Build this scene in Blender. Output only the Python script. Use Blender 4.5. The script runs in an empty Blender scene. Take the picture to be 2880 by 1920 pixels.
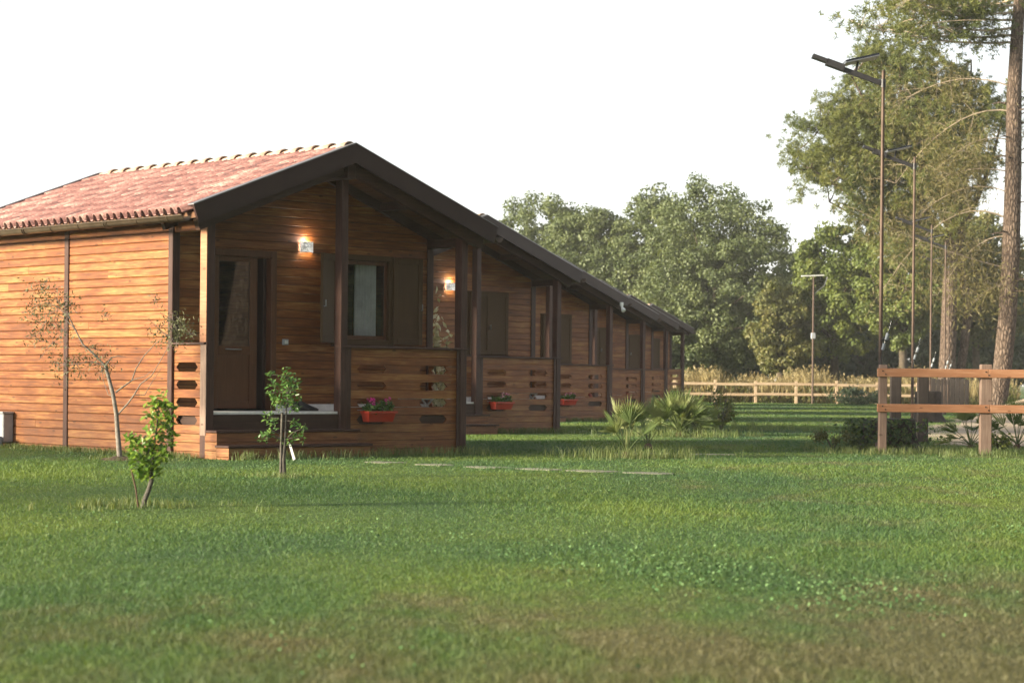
import bpy, math, random
import numpy as np
from mathutils import Vector, Matrix

random.seed(7)
R = math.radians
scene = bpy.context.scene
col = scene.collection

# ------------------------------------------------------------------ camera
CAM_H = 1.083
cam_data = bpy.data.cameras.new("camera")
cam = bpy.data.objects.new("camera", cam_data)
col.objects.link(cam)
cam.location = (0, 0, CAM_H)
cam.rotation_euler = (R(90), -0.010, 0)
cam_data.sensor_width = 36.0
cam_data.lens = 75.0
cam_data.shift_y = 0.0368
cam_data.clip_start = 0.1
cam_data.clip_end = 3000
cam_data.dof.use_dof = True
cam_data.dof.focus_distance = 29.0
cam_data.dof.aperture_fstop = 3.6
scene.camera = cam

# ------------------------------------------------------------------ sky, sun, exposure
SUN_AZ = Vector((-0.92, -0.39, 0)).normalized()
SUN_EL = R(13)
world = bpy.data.worlds.new("World")
scene.world = world
world.use_nodes = True
wn = world.node_tree
wn.nodes.clear()
w_out = wn.nodes.new("ShaderNodeOutputWorld")
w_bg = wn.nodes.new("ShaderNodeBackground")
w_sky = wn.nodes.new("ShaderNodeTexSky")
w_hsv = wn.nodes.new("ShaderNodeHueSaturation")
w_sky.sky_type = 'NISHITA'
w_sky.sun_disc = False
w_sky.sun_elevation = SUN_EL
w_sky.sun_rotation = math.atan2(SUN_AZ.x, SUN_AZ.y)
w_sky.air_density = 1.0
w_sky.dust_density = 0.4
w_sky.ozone_density = 1.0
w_hsv.inputs["Saturation"].default_value = 0.22
w_bg.inputs["Strength"].default_value = 0.089
wn.links.new(w_sky.outputs[0], w_hsv.inputs["Color"])
wn.links.new(w_hsv.outputs[0], w_bg.inputs["Color"])
wn.links.new(w_bg.outputs[0], w_out.inputs[0])

sun_d = bpy.data.lights.new("sun", 'SUN')
sun_d.energy = 5.0
sun_d.angle = R(9.0)      # low sun veiled by thin haze: soft-edged shadows
sun_d.color = (1.0, 0.88, 0.63)
sun = bpy.data.objects.new("sun", sun_d)
col.objects.link(sun)
to_sun = Vector((SUN_AZ.x * math.cos(SUN_EL), SUN_AZ.y * math.cos(SUN_EL), math.sin(SUN_EL)))
sun.rotation_euler = (-to_sun).to_track_quat('-Z', 'Y').to_euler()
sun.location = to_sun * 60

scene.view_settings.view_transform = 'Standard'
scene.view_settings.look = 'None'
scene.view_settings.gamma = 1.0
scene.view_settings.use_curve_mapping = False
scene.view_settings.exposure = 1.70
scene.cycles.max_bounces = 6
scene.cycles.transparent_max_bounces = 8
scene.cycles.use_denoising = True


# ------------------------------------------------------------------ materials
class NT:
    """small wrapper round a material's node tree"""
    def __init__(self, name):
        self.m = bpy.data.materials.new(name)
        self.m.use_nodes = True
        self.t = self.m.node_tree
        self.t.nodes.clear()
        self.out = self.n("ShaderNodeOutputMaterial")

    def n(self, kind, **kw):
        nd = self.t.nodes.new(kind)
        for k, v in kw.items():
            if k.startswith("i_"):
                nd.inputs[k[2:].replace("_", " ")].default_value = v
            else:
                setattr(nd, k, v)
        return nd

    def l(self, a, b):
        self.t.links.new(a, b)

    def ramp(self, fac, stops):
        r = self.n("ShaderNodeValToRGB")
        e = r.color_ramp.elements
        while len(e) < len(stops):
            e.new(0.5)
        for el, (p, c) in zip(e, stops):
            el.position = p
            el.color = (*c, 1)
        self.l(fac, r.inputs[0])
        return r.outputs[0]

    def mix(self, fac, a, b, mode='MIX'):
        m = self.n("ShaderNodeMix", data_type='RGBA', blend_type=mode)
        for sock, v in ((m.inputs[0], fac), (m.inputs[6], a), (m.inputs[7], b)):
            if hasattr(v, "node"):
                self.l(v, sock)
            elif isinstance(v, (int, float)):
                sock.default_value = v
            else:
                sock.default_value = (*v, 1)
        return m.outputs[2]

    def math(self, op, a, b=0.0, clamp=False):
        m = self.n("ShaderNodeMath", operation=op, use_clamp=clamp)
        for s, v in ((m.inputs[0], a), (m.inputs[1], b)):
            if hasattr(v, "node"):
                self.l(v, s)
            else:
                s.default_value = v
        return m.outputs[0]

    def vec(self, src, scale=(1, 1, 1), add=None):
        m = self.n("ShaderNodeVectorMath", operation='MULTIPLY')
        self.l(src, m.inputs[0])
        m.inputs[1].default_value = scale
        o = m.outputs[0]
        if add is not None:
            a = self.n("ShaderNodeVectorMath", operation='ADD')
            self.l(o, a.inputs[0])
            self.l(add, a.inputs[1])
            o = a.outputs[0]
        return o

    def noise(self, vec, scale=1.0, detail=4.0, rough=0.6):
        t = self.n("ShaderNodeTexNoise")
        t.inputs["Scale"].default_value = scale
        t.inputs["Detail"].default_value = detail
        t.inputs["Roughness"].default_value = rough
        self.l(vec, t.inputs["Vector"])
        return t.outputs[0]

    def bsdf(self, color, rough=0.6, spec=0.4, metal=0.0, bump=None, bump_d=0.01, bump_s=0.5, **kw):
        b = self.n("ShaderNodeBsdfPrincipled")
        for s, v in ((b.inputs["Base Color"], color), (b.inputs["Roughness"], rough)):
            if hasattr(v, "node"):
                self.l(v, s)
            elif isinstance(v, (int, float)):
                s.default_value = v
            else:
                s.default_value = (*v, 1)
        b.inputs["Specular IOR Level"].default_value = spec
        b.inputs["Metallic"].default_value = metal
        for k, v in kw.items():
            b.inputs[k.replace("_", " ")].default_value = v
        if bump is not None:
            bp = self.n("ShaderNodeBump")
            bp.inputs["Distance"].default_value = bump_d
            bp.inputs["Strength"].default_value = bump_s
            self.l(bump, bp.inputs["Height"])
            self.l(bp.outputs[0], b.inputs["Normal"])
        self.l(b.outputs[0], self.out.inputs[0])
        return b


MAT = {}


def wood_mat(name, dark, mid, light, rough=0.5, zs=26.0, knots=True, axis='xy', coat=0.0):
    n = NT(name)
    tc = n.n("ShaderNodeTexCoord")
    oi = n.n("ShaderNodeObjectInfo")
    off = n.n("ShaderNodeVectorMath", operation='SCALE')
    cmb = n.n("ShaderNodeCombineXYZ")
    n.l(oi.outputs["Random"], cmb.inputs[0])
    n.l(oi.outputs["Random"], cmb.inputs[1])
    n.l(oi.outputs["Random"], cmb.inputs[2])
    n.l(cmb.outputs[0], off.inputs[0])
    off.inputs["Scale"].default_value = 37.0
    sc = (1.6, 1.6, zs) if axis == 'xy' else (zs, zs, 1.6)
    v = n.vec(tc.outputs["Object"], sc, off.outputs[0])
    g = n.noise(v, 1.6, 6, 0.65)
    v2 = n.vec(tc.outputs["Object"], (1.1, 1.1, 2.0), off.outputs[0])
    patch = n.noise(v2, 1.3, 3, 0.6)
    f = n.math('ADD', n.math('MULTIPLY', g, 0.75), n.math('MULTIPLY', patch, 0.35))
    f = n.math('ADD', f, n.math('MULTIPLY', n.math('SUBTRACT', oi.outputs["Random"], 0.5), 0.12))
    c = n.ramp(f, [(0.30, dark), (0.54, mid), (0.77, light)])
    if name == "stained_board":
        # rain splash and greying low on the boards, in uneven tongues
        sp = n.n("ShaderNodeSeparateXYZ")
        n.l(tc.outputs["Object"], sp.inputs[0])
        tong = n.noise(n.vec(tc.outputs["Object"], (2.2, 2.2, 0.7)), 1.6, 5, 0.7)
        low = n.math('SUBTRACT', n.math('MULTIPLY', tong, 1.5), n.math('MULTIPLY', sp.outputs[2], 0.95), True)
        c = n.mix(n.math('MULTIPLY', low, 0.42), c, (0.15, 0.085, 0.055))
    if knots:
        vo = n.n("ShaderNodeTexVoronoi")
        vo.inputs["Scale"].default_value = 1.0
        n.l(n.vec(tc.outputs["Object"], (2.6, 2.6, 7.0), off.outputs[0]), vo.inputs["Vector"])
        k = n.math('LESS_THAN', vo.outputs["Distance"], 0.10)
        c = n.mix(n.math('MULTIPLY', k, 0.6), c, tuple(x * 0.35 for x in dark))
    rgh = n.math('ADD', n.math('MULTIPLY', g, 0.25), rough - 0.12)
    b = n.bsdf(c, rgh, 0.28, bump=g, bump_d=0.004, bump_s=0.6)
    b.inputs["Coat Weight"].default_value = coat
    b.inputs["Coat Roughness"].default_value = 0.48
    MAT[name] = n.m


wood_mat("stained_board", (0.072, 0.0180, 0.0055), (0.205, 0.064, 0.0155), (0.400, 0.195, 0.060), 0.5, coat=0.15)
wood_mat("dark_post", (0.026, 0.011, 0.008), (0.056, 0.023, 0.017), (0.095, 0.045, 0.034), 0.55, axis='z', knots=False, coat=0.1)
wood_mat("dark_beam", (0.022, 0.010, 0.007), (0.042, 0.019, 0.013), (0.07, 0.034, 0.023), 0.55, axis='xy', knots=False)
wood_mat("soffit_wood", (0.05, 0.020, 0.009), (0.10, 0.042, 0.018), (0.16, 0.075, 0.03), 0.55)
wood_mat("door_wood", (0.060, 0.019, 0.008), (0.10, 0.034, 0.013), (0.14, 0.053, 0.023), 0.45, knots=False, axis='z', coat=0.3)
wood_mat("shutter_paint", (0.055, 0.027, 0.009), (0.072, 0.037, 0.013), (0.088, 0.047, 0.018), 0.65, knots=False, axis='z')
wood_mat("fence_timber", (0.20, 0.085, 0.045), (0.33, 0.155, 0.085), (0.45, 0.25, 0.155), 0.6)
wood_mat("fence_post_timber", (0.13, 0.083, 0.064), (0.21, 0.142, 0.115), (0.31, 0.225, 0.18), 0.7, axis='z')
wood_mat("pale_timber", (0.24, 0.165, 0.105), (0.35, 0.25, 0.17), (0.46, 0.36, 0.26), 0.7)
wood_mat("grey_timber", (0.018, 0.014, 0.013), (0.038, 0.030, 0.028), (0.07, 0.056, 0.052), 0.8, axis='z')


def plain(name, color, rough=0.6, spec=0.4, metal=0.0, var=0.15, scale=6.0, bump=0.0, **kw):
    n = NT(name)
    tc = n.n("ShaderNodeTexCoord")
    f = n.noise(tc.outputs["Object"], scale, 5, 0.6)
    c = n.ramp(f, [(0.3, tuple(x * (1 - var) for x in color)), (0.7, tuple(min(1, x * (1 + var)) for x in color))])
    n.bsdf(c, rough, spec, metal, bump=f if bump else None, bump_d=bump or 0.01, **kw)
    MAT[name] = n.m


plain("brown_metal", (0.036, 0.0175, 0.0165), 0.45, 0.35, 0.0, 0.12, 3.0)
plain("gutter_metal", (0.115, 0.082, 0.058), 0.42, 0.5, 0.55, 0.25, 8.0)
plain("flashing", (0.26, 0.25, 0.26), 0.32, 0.5, 0.7)  # brown strip greyed: the sky's reflection is put into its colour
plain("steel", (0.34, 0.34, 0.36), 0.35, 0.5, 0.9)
plain("lamp_arm_metal", (0.045, 0.043, 0.048), 0.45, 0.5, 0.5)
plain("solar_panel_black", (0.012, 0.014, 0.022), 0.16, 0.6)
plain("rust_pole", (0.085, 0.056, 0.044), 0.6, 0.4, 0.35, 0.3, 5.0)
plain("white_slab", (0.76, 0.74, 0.72), 0.6)
plain("white_plastic", (0.72, 0.72, 0.70), 0.4)
plain("grey_plastic", (0.33, 0.34, 0.37), 0.5)
plain("black_rubber", (0.012, 0.012, 0.014), 0.5)
plain("dark_interior", (0.05, 0.045, 0.04), 0.8)
plain("curtain_cloth", (0.80, 0.79, 0.77), 0.9)
plain("connector_grey", (0.26, 0.29, 0.33), 0.4)
plain("blue_plastic", (0.16, 0.22, 0.30), 0.4)
plain("red_plastic", (0.42, 0.035, 0.016), 0.45, var=0.1)
plain("bare_soil", (0.105, 0.075, 0.05), 0.95, var=0.4, scale=30, bump=0.02)
plain("potting_soil", (0.03, 0.02, 0.014), 0.95, bump=0.01)
plain("shoe_black", (0.02, 0.02, 0.024), 0.6)
plain("shoe_red", (0.38, 0.05, 0.03), 0.6)
plain("paper_tag", (0.78, 0.77, 0.76), 0.7)
plain("paver_stone", (0.20, 0.195, 0.15), 0.9, var=0.3, scale=9, bump=0.01)
plain("mortar_tile", (0.46, 0.34, 0.26), 0.85, var=0.3, scale=9, bump=0.004)
plain("stump_dark", (0.040, 0.030, 0.024), 0.95, var=0.5, scale=9, bump=0.03)
plain("stake_wood", (0.10, 0.055, 0.04), 0.85)
plain("sapling_bark", (0.085, 0.075, 0.065), 0.9, var=0.5, scale=26, bump=0.01)
plain("pale_bark", (0.20, 0.175, 0.155), 0.9, var=0.4, scale=20, bump=0.01)
plain("dead_branch", (0.34, 0.27, 0.20), 0.9, var=0.35, scale=4)
plain("oak_bark", (0.075, 0.058, 0.042), 0.95, var=0.4, scale=5, bump=0.04)


def tile_mat():
    n = NT("clay_tile")
    tc = n.n("ShaderNodeTexCoord")
    oi = n.n("ShaderNodeObjectInfo")
    geo = n.n("ShaderNodeNewGeometry")
    f = n.noise(geo.outputs["Position"], 3.0, 6, 0.7)
    g = n.noise(geo.outputs["Position"], 24.0, 4, 0.7)
    v = n.math('ADD', n.math('MULTIPLY', f, 0.6), n.math('MULTIPLY', g, 0.4))
    v = n.math('ADD', v, n.math('MULTIPLY', n.math('SUBTRACT', oi.outputs["Random"], 0.5), 0.16))
    c = n.ramp(v, [(0.32, (0.10, 0.056, 0.062)), (0.43, (0.20, 0.090, 0.084)), (0.54, (0.27, 0.140, 0.130)), (0.68, (0.42, 0.30, 0.265))])
    n.bsdf(c, 0.75, 0.35, bump=g, bump_d=0.004)
    MAT["clay_tile"] = n.m


tile_mat()


def pine_bark():
    n = NT("pine_bark")
    tc = n.n("ShaderNodeTexCoord")
    vo = n.n("ShaderNodeTexVoronoi", feature='DISTANCE_TO_EDGE')
    nz = n.noise(tc.outputs["Object"], 3.0, 4, 0.6)
    vv = n.vec(tc.outputs["Object"], (10.0, 10.0, 3.6))
    add = n.n("ShaderNodeVectorMath", operation='ADD')
    n.l(vv, add.inputs[0])
    cb = n.n("ShaderNodeCombineXYZ")
    n.l(nz, cb.inputs[0]); n.l(nz, cb.inputs[1]); n.l(nz, cb.inputs[2])
    n.l(cb.outputs[0], add.inputs[1])
    n.l(add.outputs[0], vo.inputs["Vector"])
    vo.inputs["Scale"].default_value = 1.0
    d = n.math('MULTIPLY', vo.outputs["Distance"], 3.0, True)
    c1 = n.ramp(d, [(0.02, (0.035, 0.026, 0.022)), (0.3, (0.115, 0.082, 0.064)), (0.9, (0.19, 0.142, 0.115))])
    c = n.mix(n.math('MULTIPLY', nz, 0.5), c1, (0.085, 0.058, 0.046))
    n.bsdf(c, 0.95, 0.2, bump=d, bump_d=0.05, bump_s=0.9)
    MAT["pine_bark"] = n.m


pine_bark()


def leaf_mat(name, stops, trans=0.35, tcol=None, rough=0.5, spec=0.35):
    n = NT(name)
    at = n.n("ShaderNodeAttribute", attribute_name="rnd")
    geo = n.n("ShaderNodeNewGeometry")
    oi = n.n("ShaderNodeObjectInfo")
    p = n.noise(geo.outputs["Position"], 0.45, 3, 0.6)
    f = n.math('ADD', n.math('MULTIPLY', at.outputs["Fac"], 0.55), n.math('MULTIPLY', p, 0.7))
    f = n.math('SUBTRACT', f, 0.12)
    c = n.ramp(f, stops)
    b = n.bsdf(c, rough, spec)
    tr = n.n("ShaderNodeBsdfTranslucent")
    tc = n.mix(1.0, c, tcol or (1.25, 1.2, 0.55), 'MULTIPLY')
    n.l(tc, tr.inputs["Color"])
    ms = n.n("ShaderNodeMixShader")
    ms.inputs[0].default_value = trans
    n.l(b.outputs[0], ms.inputs[1])
    n.l(tr.outputs[0], ms.inputs[2])
    n.l(ms.outputs[0], n.out.inputs[0])
    MAT[name] = n.m


leaf_mat("oak_leaf", [(0.15, (0.060, 0.085, 0.040)), (0.5, (0.112, 0.142, 0.064)), (0.85, (0.18, 0.205, 0.092))])
leaf_mat("deep_leaf", [(0.15, (0.026, 0.046, 0.030)), (0.5, (0.048, 0.074, 0.042)), (0.85, (0.078, 0.105, 0.055))])
leaf_mat("bright_leaf", [(0.15, (0.055, 0.085, 0.022)), (0.5, (0.115, 0.150, 0.036)), (0.85, (0.19, 0.205, 0.055))])
leaf_mat("tan_leaf", [(0.15, (0.060, 0.076, 0.026)), (0.5, (0.115, 0.125, 0.042)), (0.85, (0.19, 0.168, 0.06))])
leaf_mat("pine_needle", [(0.15, (0.052, 0.078, 0.028)), (0.5, (0.115, 0.138, 0.040)), (0.78, (0.18, 0.182, 0.050)), (0.95, (0.22, 0.155, 0.055))], 0.35)
leaf_mat("dry_needle", [(0.15, (0.09, 0.070, 0.032)), (0.5, (0.16, 0.135, 0.055)), (0.85, (0.15, 0.15, 0.045))], 0.25)
leaf_mat("citrus_leaf", [(0.15, (0.045, 0.105, 0.016)), (0.5, (0.12, 0.22, 0.03)), (0.85, (0.27, 0.36, 0.055))], 0.4, rough=0.35)
leaf_mat("citrus_dark_leaf", [(0.15, (0.03, 0.075, 0.02)), (0.5, (0.075, 0.16, 0.038)), (0.85, (0.19, 0.29, 0.075))], 0.35, rough=0.3)
leaf_mat("olive_leaf", [(0.15, (0.055, 0.065, 0.03)), (0.5, (0.105, 0.115, 0.052)), (0.85, (0.20, 0.205, 0.11))], 0.2)
leaf_mat("silver_leaf", [(0.15, (0.38, 0.35, 0.26)), (0.5, (0.55, 0.51, 0.40)), (0.85, (0.70, 0.66, 0.55))], 0.25)
leaf_mat("palm_leaf", [(0.15, (0.065, 0.105, 0.036)), (0.5, (0.13, 0.18, 0.062)), (0.85, (0.25, 0.27, 0.115))], 0.35)
leaf_mat("ivy_leaf", [(0.15, (0.02, 0.045, 0.016)), (0.5, (0.05, 0.09, 0.03)), (0.85, (0.14, 0.18, 0.04))], 0.3)
leaf_mat("reed_dry", [(0.15, (0.14, 0.11, 0.045)), (0.5, (0.27, 0.215, 0.10)), (0.85, (0.44, 0.37, 0.21))], 0.35, (1.1, 1.0, 0.7))
leaf_mat("petal_pink", [(0.15, (0.50, 0.02, 0.16)), (0.5, (0.68, 0.05, 0.32)), (0.85, (0.75, 0.20, 0.45))], 0.3, (1.1, 0.8, 1.0))
leaf_mat("petal_pale", [(0.15, (0.55, 0.05, 0.14)), (0.5, (0.70, 0.30, 0.40)), (0.85, (0.75, 0.60, 0.62))], 0.3, (1.1, 0.8, 1.0))


def lawn_colour(n, rnd):
    """lawn colour by place: green, yellow-green and dry worn patches"""
    geo = n.n("ShaderNodeNewGeometry")
    pos = geo.outputs["Position"]
    sep = n.n("ShaderNodeSeparateXYZ")
    n.l(pos, sep.inputs[0])
    v1 = n.vec(pos, (0.30, 0.16, 0.0))
    big = n.noise(v1, 1.0, 3, 0.55)
    v2 = n.vec(pos, (1.0, 0.5, 0.0))
    mid = n.noise(v2, 1.3, 4, 0.65)
    green = n.ramp(n.math('ADD', n.math('MULTIPLY', big, 0.85), n.math('MULTIPLY', rnd, 0.22)),
                   [(0.30, (0.050, 0.105, 0.056)), (0.48, (0.078, 0.148, 0.052)), (0.68, (0.150, 0.208, 0.046))])
    dry = n.ramp(n.math('ADD', n.math('MULTIPLY', mid, 0.6), n.math('MULTIPLY', rnd, 0.4)),
                 [(0.3, (0.095, 0.090, 0.048)), (0.55, (0.15, 0.132, 0.075)), (0.8, (0.23, 0.195, 0.12))])
    # worn, dry turf lies in the near part of the lawn and along the fence on the right
    near = n.math('MULTIPLY', n.math('SUBTRACT', 11.5, sep.outputs[1]), 0.085)
    near = n.math('MINIMUM', n.math('MAXIMUM', near, -0.10), 0.22)
    side = n.math('MULTIPLY', n.math('SUBTRACT', sep.outputs[0], 0.2), 0.05)
    side = n.math('MINIMUM', n.math('MAXIMUM', side, -0.12), 0.12)
    d = n.math('ADD', n.math('ADD', mid, near), side)
    d = n.math('MULTIPLY', n.math('SUBTRACT', d, 0.53), 4.0, True)
    d = n.math('MULTIPLY', d, 0.85)
    return n.mix(d, green, dry)


def grass_mat():
    n = NT("grass_blade")
    at = n.n("ShaderNodeAttribute", attribute_name="rnd")
    c = lawn_colour(n, at.outputs["Fac"])
    b = n.bsdf(c, 0.55, 0.3)
    tr = n.n("ShaderNodeBsdfTranslucent")
    n.l(n.mix(1.0, c, (1.2, 1.2, 0.6), 'MULTIPLY'), tr.inputs["Color"])
    ms = n.n("ShaderNodeMixShader")
    ms.inputs[0].default_value = 0.35
    n.l(b.outputs[0], ms.inputs[1]); n.l(tr.outputs[0], ms.inputs[2])
    n.l(ms.outputs[0], n.out.inputs[0])
    MAT["grass_blade"] = n.m
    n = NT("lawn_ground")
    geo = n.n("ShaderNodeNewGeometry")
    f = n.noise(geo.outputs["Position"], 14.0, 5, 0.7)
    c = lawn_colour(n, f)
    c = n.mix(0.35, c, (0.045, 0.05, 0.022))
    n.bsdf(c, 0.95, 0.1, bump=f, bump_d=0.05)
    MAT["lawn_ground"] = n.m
    n = NT("clover_leaf")
    at = n.n("ShaderNodeAttribute", attribute_name="rnd")
    c = n.ramp(at.outputs["Fac"], [(0.1, (0.05, 0.11, 0.04)), (0.6, (0.085, 0.16, 0.06)), (0.95, (0.13, 0.21, 0.09))])
    n.bsdf(c, 0.75, 0.2)
    MAT["clover_leaf"] = n.m
    n = NT("sand_path")
    geo = n.n("ShaderNodeNewGeometry")
    f = n.noise(geo.outputs["Position"], 1.2, 6, 0.7)
    g = n.noise(geo.outputs["Position"], 9.0, 5, 0.7)
    c = n.ramp(n.math('ADD', n.math('MULTIPLY', f, 0.6), n.math('MULTIPLY', g, 0.4)),
               [(0.32, (0.20, 0.145, 0.095)), (0.5, (0.40, 0.32, 0.24)), (0.7, (0.52, 0.45, 0.37))])
    n.bsdf(c, 0.95, 0.1, bump=g, bump_d=0.04)
    MAT["sand_path"] = n.m


grass_mat()


def glass_mat():
    n = NT("window_glass")
    n.bsdf((0.9, 0.92, 0.93), 0.02, 0.5, Transmission_Weight=1.0, IOR=1.45)
    MAT["window_glass"] = n.m
    n = NT("lamp_glow")
    tc = n.n("ShaderNodeTexCoord")
    vo = n.n("ShaderNodeTexVoronoi")
    vo.inputs["Scale"].default_value = 60.0
    n.l(tc.outputs["Object"], vo.inputs["Vector"])
    cut = n.ramp(vo.outputs["Distance"], [(0.30, (1.0, 0.93, 0.84)), (0.50, (0.05, 0.05, 0.05))])
    b = n.bsdf((0.75, 0.74, 0.73), 0.4, 0.5)
    n.l(cut, b.inputs["Emission Color"])
    b.inputs["Emission Strength"].default_value = 0.5
    MAT["lamp_glow"] = n.m
    n = NT("bulb_glow")
    b = n.bsdf((1, 1, 1), 0.5)
    b.inputs["Emission Color"].default_value = (1.0, 0.86, 0.62, 1)
    b.inputs["Emission Strength"].default_value = 25.0
    MAT["bulb_glow"] = n.m


glass_mat()


# ------------------------------------------------------------------ mesh helpers
def new_obj(name, mesh, mat=None, parent=None):
    o = bpy.data.objects.new(name, mesh)
    col.objects.link(o)
    if mat is not None and len(mesh.materials) == 0:
        mesh.materials.append(MAT[mat])
    if parent is not None:
        o.parent = parent
    return o


def tag(o, label, cat, group=None):
    o["label"] = label
    o["category"] = cat
    if group:
        o["group"] = group
    return o


def empty(name, loc=(0, 0, 0), rz=0.0, label=None, cat=None, group=None):
    o = bpy.data.objects.new(name, None)
    col.objects.link(o)
    o.empty_display_size = 0.2
    o.location = loc
    o.rotation_euler = (0, 0, rz)
    if label:
        tag(o, label, cat, group)
    return o


def copy_tree(o, parent=None):
    c = o.copy()
    col.objects.link(c)
    if parent is not None:
        c.parent = parent
    for ch in list(o.children):
        copy_tree(ch, c)
    return c


class MB:
    def __init__(self):
        self.v = []
        self.f = []
        self.smooth = []

    def add(self, vs, fs, smooth=False):
        k = len(self.v)
        self.v.extend(vs)
        for f in fs:
            self.f.append(tuple(i + k for i in f))
            self.smooth.append(smooth)
        return self

    def box(self, x0, x1, y0, y1, z0, z1, b=0.0):
        if b <= 0:
            vs = [(x0, y0, z0), (x1, y0, z0), (x1, y1, z0), (x0, y1, z0), (x0, y0, z1), (x1, y0, z1), (x1, y1, z1), (x0, y1, z1)]
            return self.add(vs, [(0, 3, 2, 1), (4, 5, 6, 7), (0, 1, 5, 4), (1, 2, 6, 5), (2, 3, 7, 6), (3, 0, 4, 7)])
        # chamfered box: 24 vertices
        vs = []
        for sx in (0, 1):
            for sy in (0, 1):
                for sz in (0, 1):
                    X, Y, Z = (x0, x1)[sx], (y0, y1)[sy], (z0, z1)[sz]
                    ix, iy, iz = X + (b, -b)[sx], Y + (b, -b)[sy], Z + (b, -b)[sz]
                    vs += [(X, iy, iz), (ix, Y, iz), (ix, iy, Z)]
        I = lambda sx, sy, sz, a: (sx * 4 + sy * 2 + sz) * 3 + a
        fs = [(I(0, 0, 0, 0), I(0, 0, 1, 0), I(0, 1, 1, 0), I(0, 1, 0, 0)), (I(1, 0, 0, 0), I(1, 1, 0, 0), I(1, 1, 1, 0), I(1, 0, 1, 0)),
              (I(0, 0, 0, 1), I(1, 0, 0, 1), I(1, 0, 1, 1), I(0, 0, 1, 1)), (I(0, 1, 0, 1), I(0, 1, 1, 1), I(1, 1, 1, 1), I(1, 1, 0, 1)),
              (I(0, 0, 0, 2), I(0, 1, 0, 2), I(1, 1, 0, 2), I(1, 0, 0, 2)), (I(0, 0, 1, 2), I(1, 0, 1, 2), I(1, 1, 1, 2), I(0, 1, 1, 2))]
        for sx in (0, 1):
            for sy in (0, 1):
                fs.append((I(sx, sy, 0, 0), I(sx, sy, 1, 0), I(sx, sy, 1, 1), I(sx, sy, 0, 1)))
        for sx in (0, 1):
            for sz in (0, 1):
                fs.append((I(sx, 0, sz, 0), I(sx, 1, sz, 0), I(sx, 1, sz, 2), I(sx, 0, sz, 2)))
        for sy in (0, 1):
            for sz in (0, 1):
                fs.append((I(0, sy, sz, 1), I(1, sy, sz, 1), I(1, sy, sz, 2), I(0, sy, sz, 2)))
        for sx in (0, 1):
            for sy in (0, 1):
                for sz in (0, 1):
                    fs.append((I(sx, sy, sz, 0), I(sx, sy, sz, 1), I(sx, sy, sz, 2)))
        return self.add(vs, fs)

    def bar(self, a, b, w, h, up=(0, 0, 1)):
        """square bar from a to b, w across, h along up"""
        a, b, up = Vector(a), Vector(b), Vector(up)
        d = (b - a).normalized()
        s = d.cross(up).normalized()
        u = s.cross(d).normalized()
        vs = []
        for p in (a, b):
            for i, j in ((-1, -1), (1, -1), (1, 1), (-1, 1)):
                vs.append(tuple(p + s * (i * w / 2) + u * (j * h / 2)))
        return self.add(vs, [(0, 1, 2, 3), (7, 6, 5, 4), (0, 4, 5, 1), (1, 5, 6, 2), (2, 6, 7, 3), (3, 7, 4, 0)])

    def tube(self, pts, rad, n=8, caps=True):
        pts = [Vector(p) for p in pts]
        if not hasattr(rad, "__len__"):
            rad = [rad] * len(pts)
        rings = []
        side = None
        for i, p in enumerate(pts):
            d = (pts[min(i + 1, len(pts) - 1)] - pts[max(i - 1, 0)]).normalized()
            if side is None:
                side = d.orthogonal().normalized()
            side = (side - d * side.dot(d))
            side = side.normalized() if side.length > 1e-6 else d.orthogonal().normalized()
            t = d.cross(side)
            rings.append([tuple(p + (side * math.cos(2 * math.pi * k / n) + t * math.sin(2 * math.pi * k / n)) * rad[i]) for k in range(n)])
        vs = [v for r in rings for v in r]
        fs = []
        for i in range(len(rings) - 1):
            for k in range(n):
                k2 = (k + 1) % n
                fs.append((i * n + k, i * n + k2, (i + 1) * n + k2, (i + 1) * n + k))
        self.add(vs, fs, True)
        if caps:
            m = len(rings)
            self.add(rings[0], [tuple(reversed(range(n)))])
            self.add(rings[-1], [tuple(range(n))])
        return self

    def prism(self, poly, frame, d0, d1, inset=0.0):
        """poly of (a, z); frame(a, z, d) -> point; from depth d0 to d1, front edge eased in z by inset"""
        n = len(poly)
        zc = (min(p[1] for p in poly) + max(p[1] for p in poly)) / 2
        h = max(p[1] for p in poly) - zc or 1
        vs = [frame(a, z, d0) for a, z in poly]
        e = inset
        vs += [frame(a, z, d1 - e) for a, z in poly]
        vs += [frame(a, z - e * (z - zc) / h, d1) for a, z in poly]
        fs = []
        for r in range(2):
            for k in range(n):
                k2 = (k + 1) % n
                fs.append((r * n + k, r * n + k2, (r + 1) * n + k2, (r + 1) * n + k))
        fs.append(tuple(range(2 * n, 3 * n)))
        fs.append(tuple(reversed(range(n))))
        return self.add(vs, fs)

    def build(self, name, mat, parent=None):
        me = bpy.data.meshes.new(name)
        me.from_pydata(self.v, [], self.f)
        if any(self.smooth):
            me.polygons.foreach_set("use_smooth", self.smooth)
        me.update()
        return new_obj(name, me, mat, parent)


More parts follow.
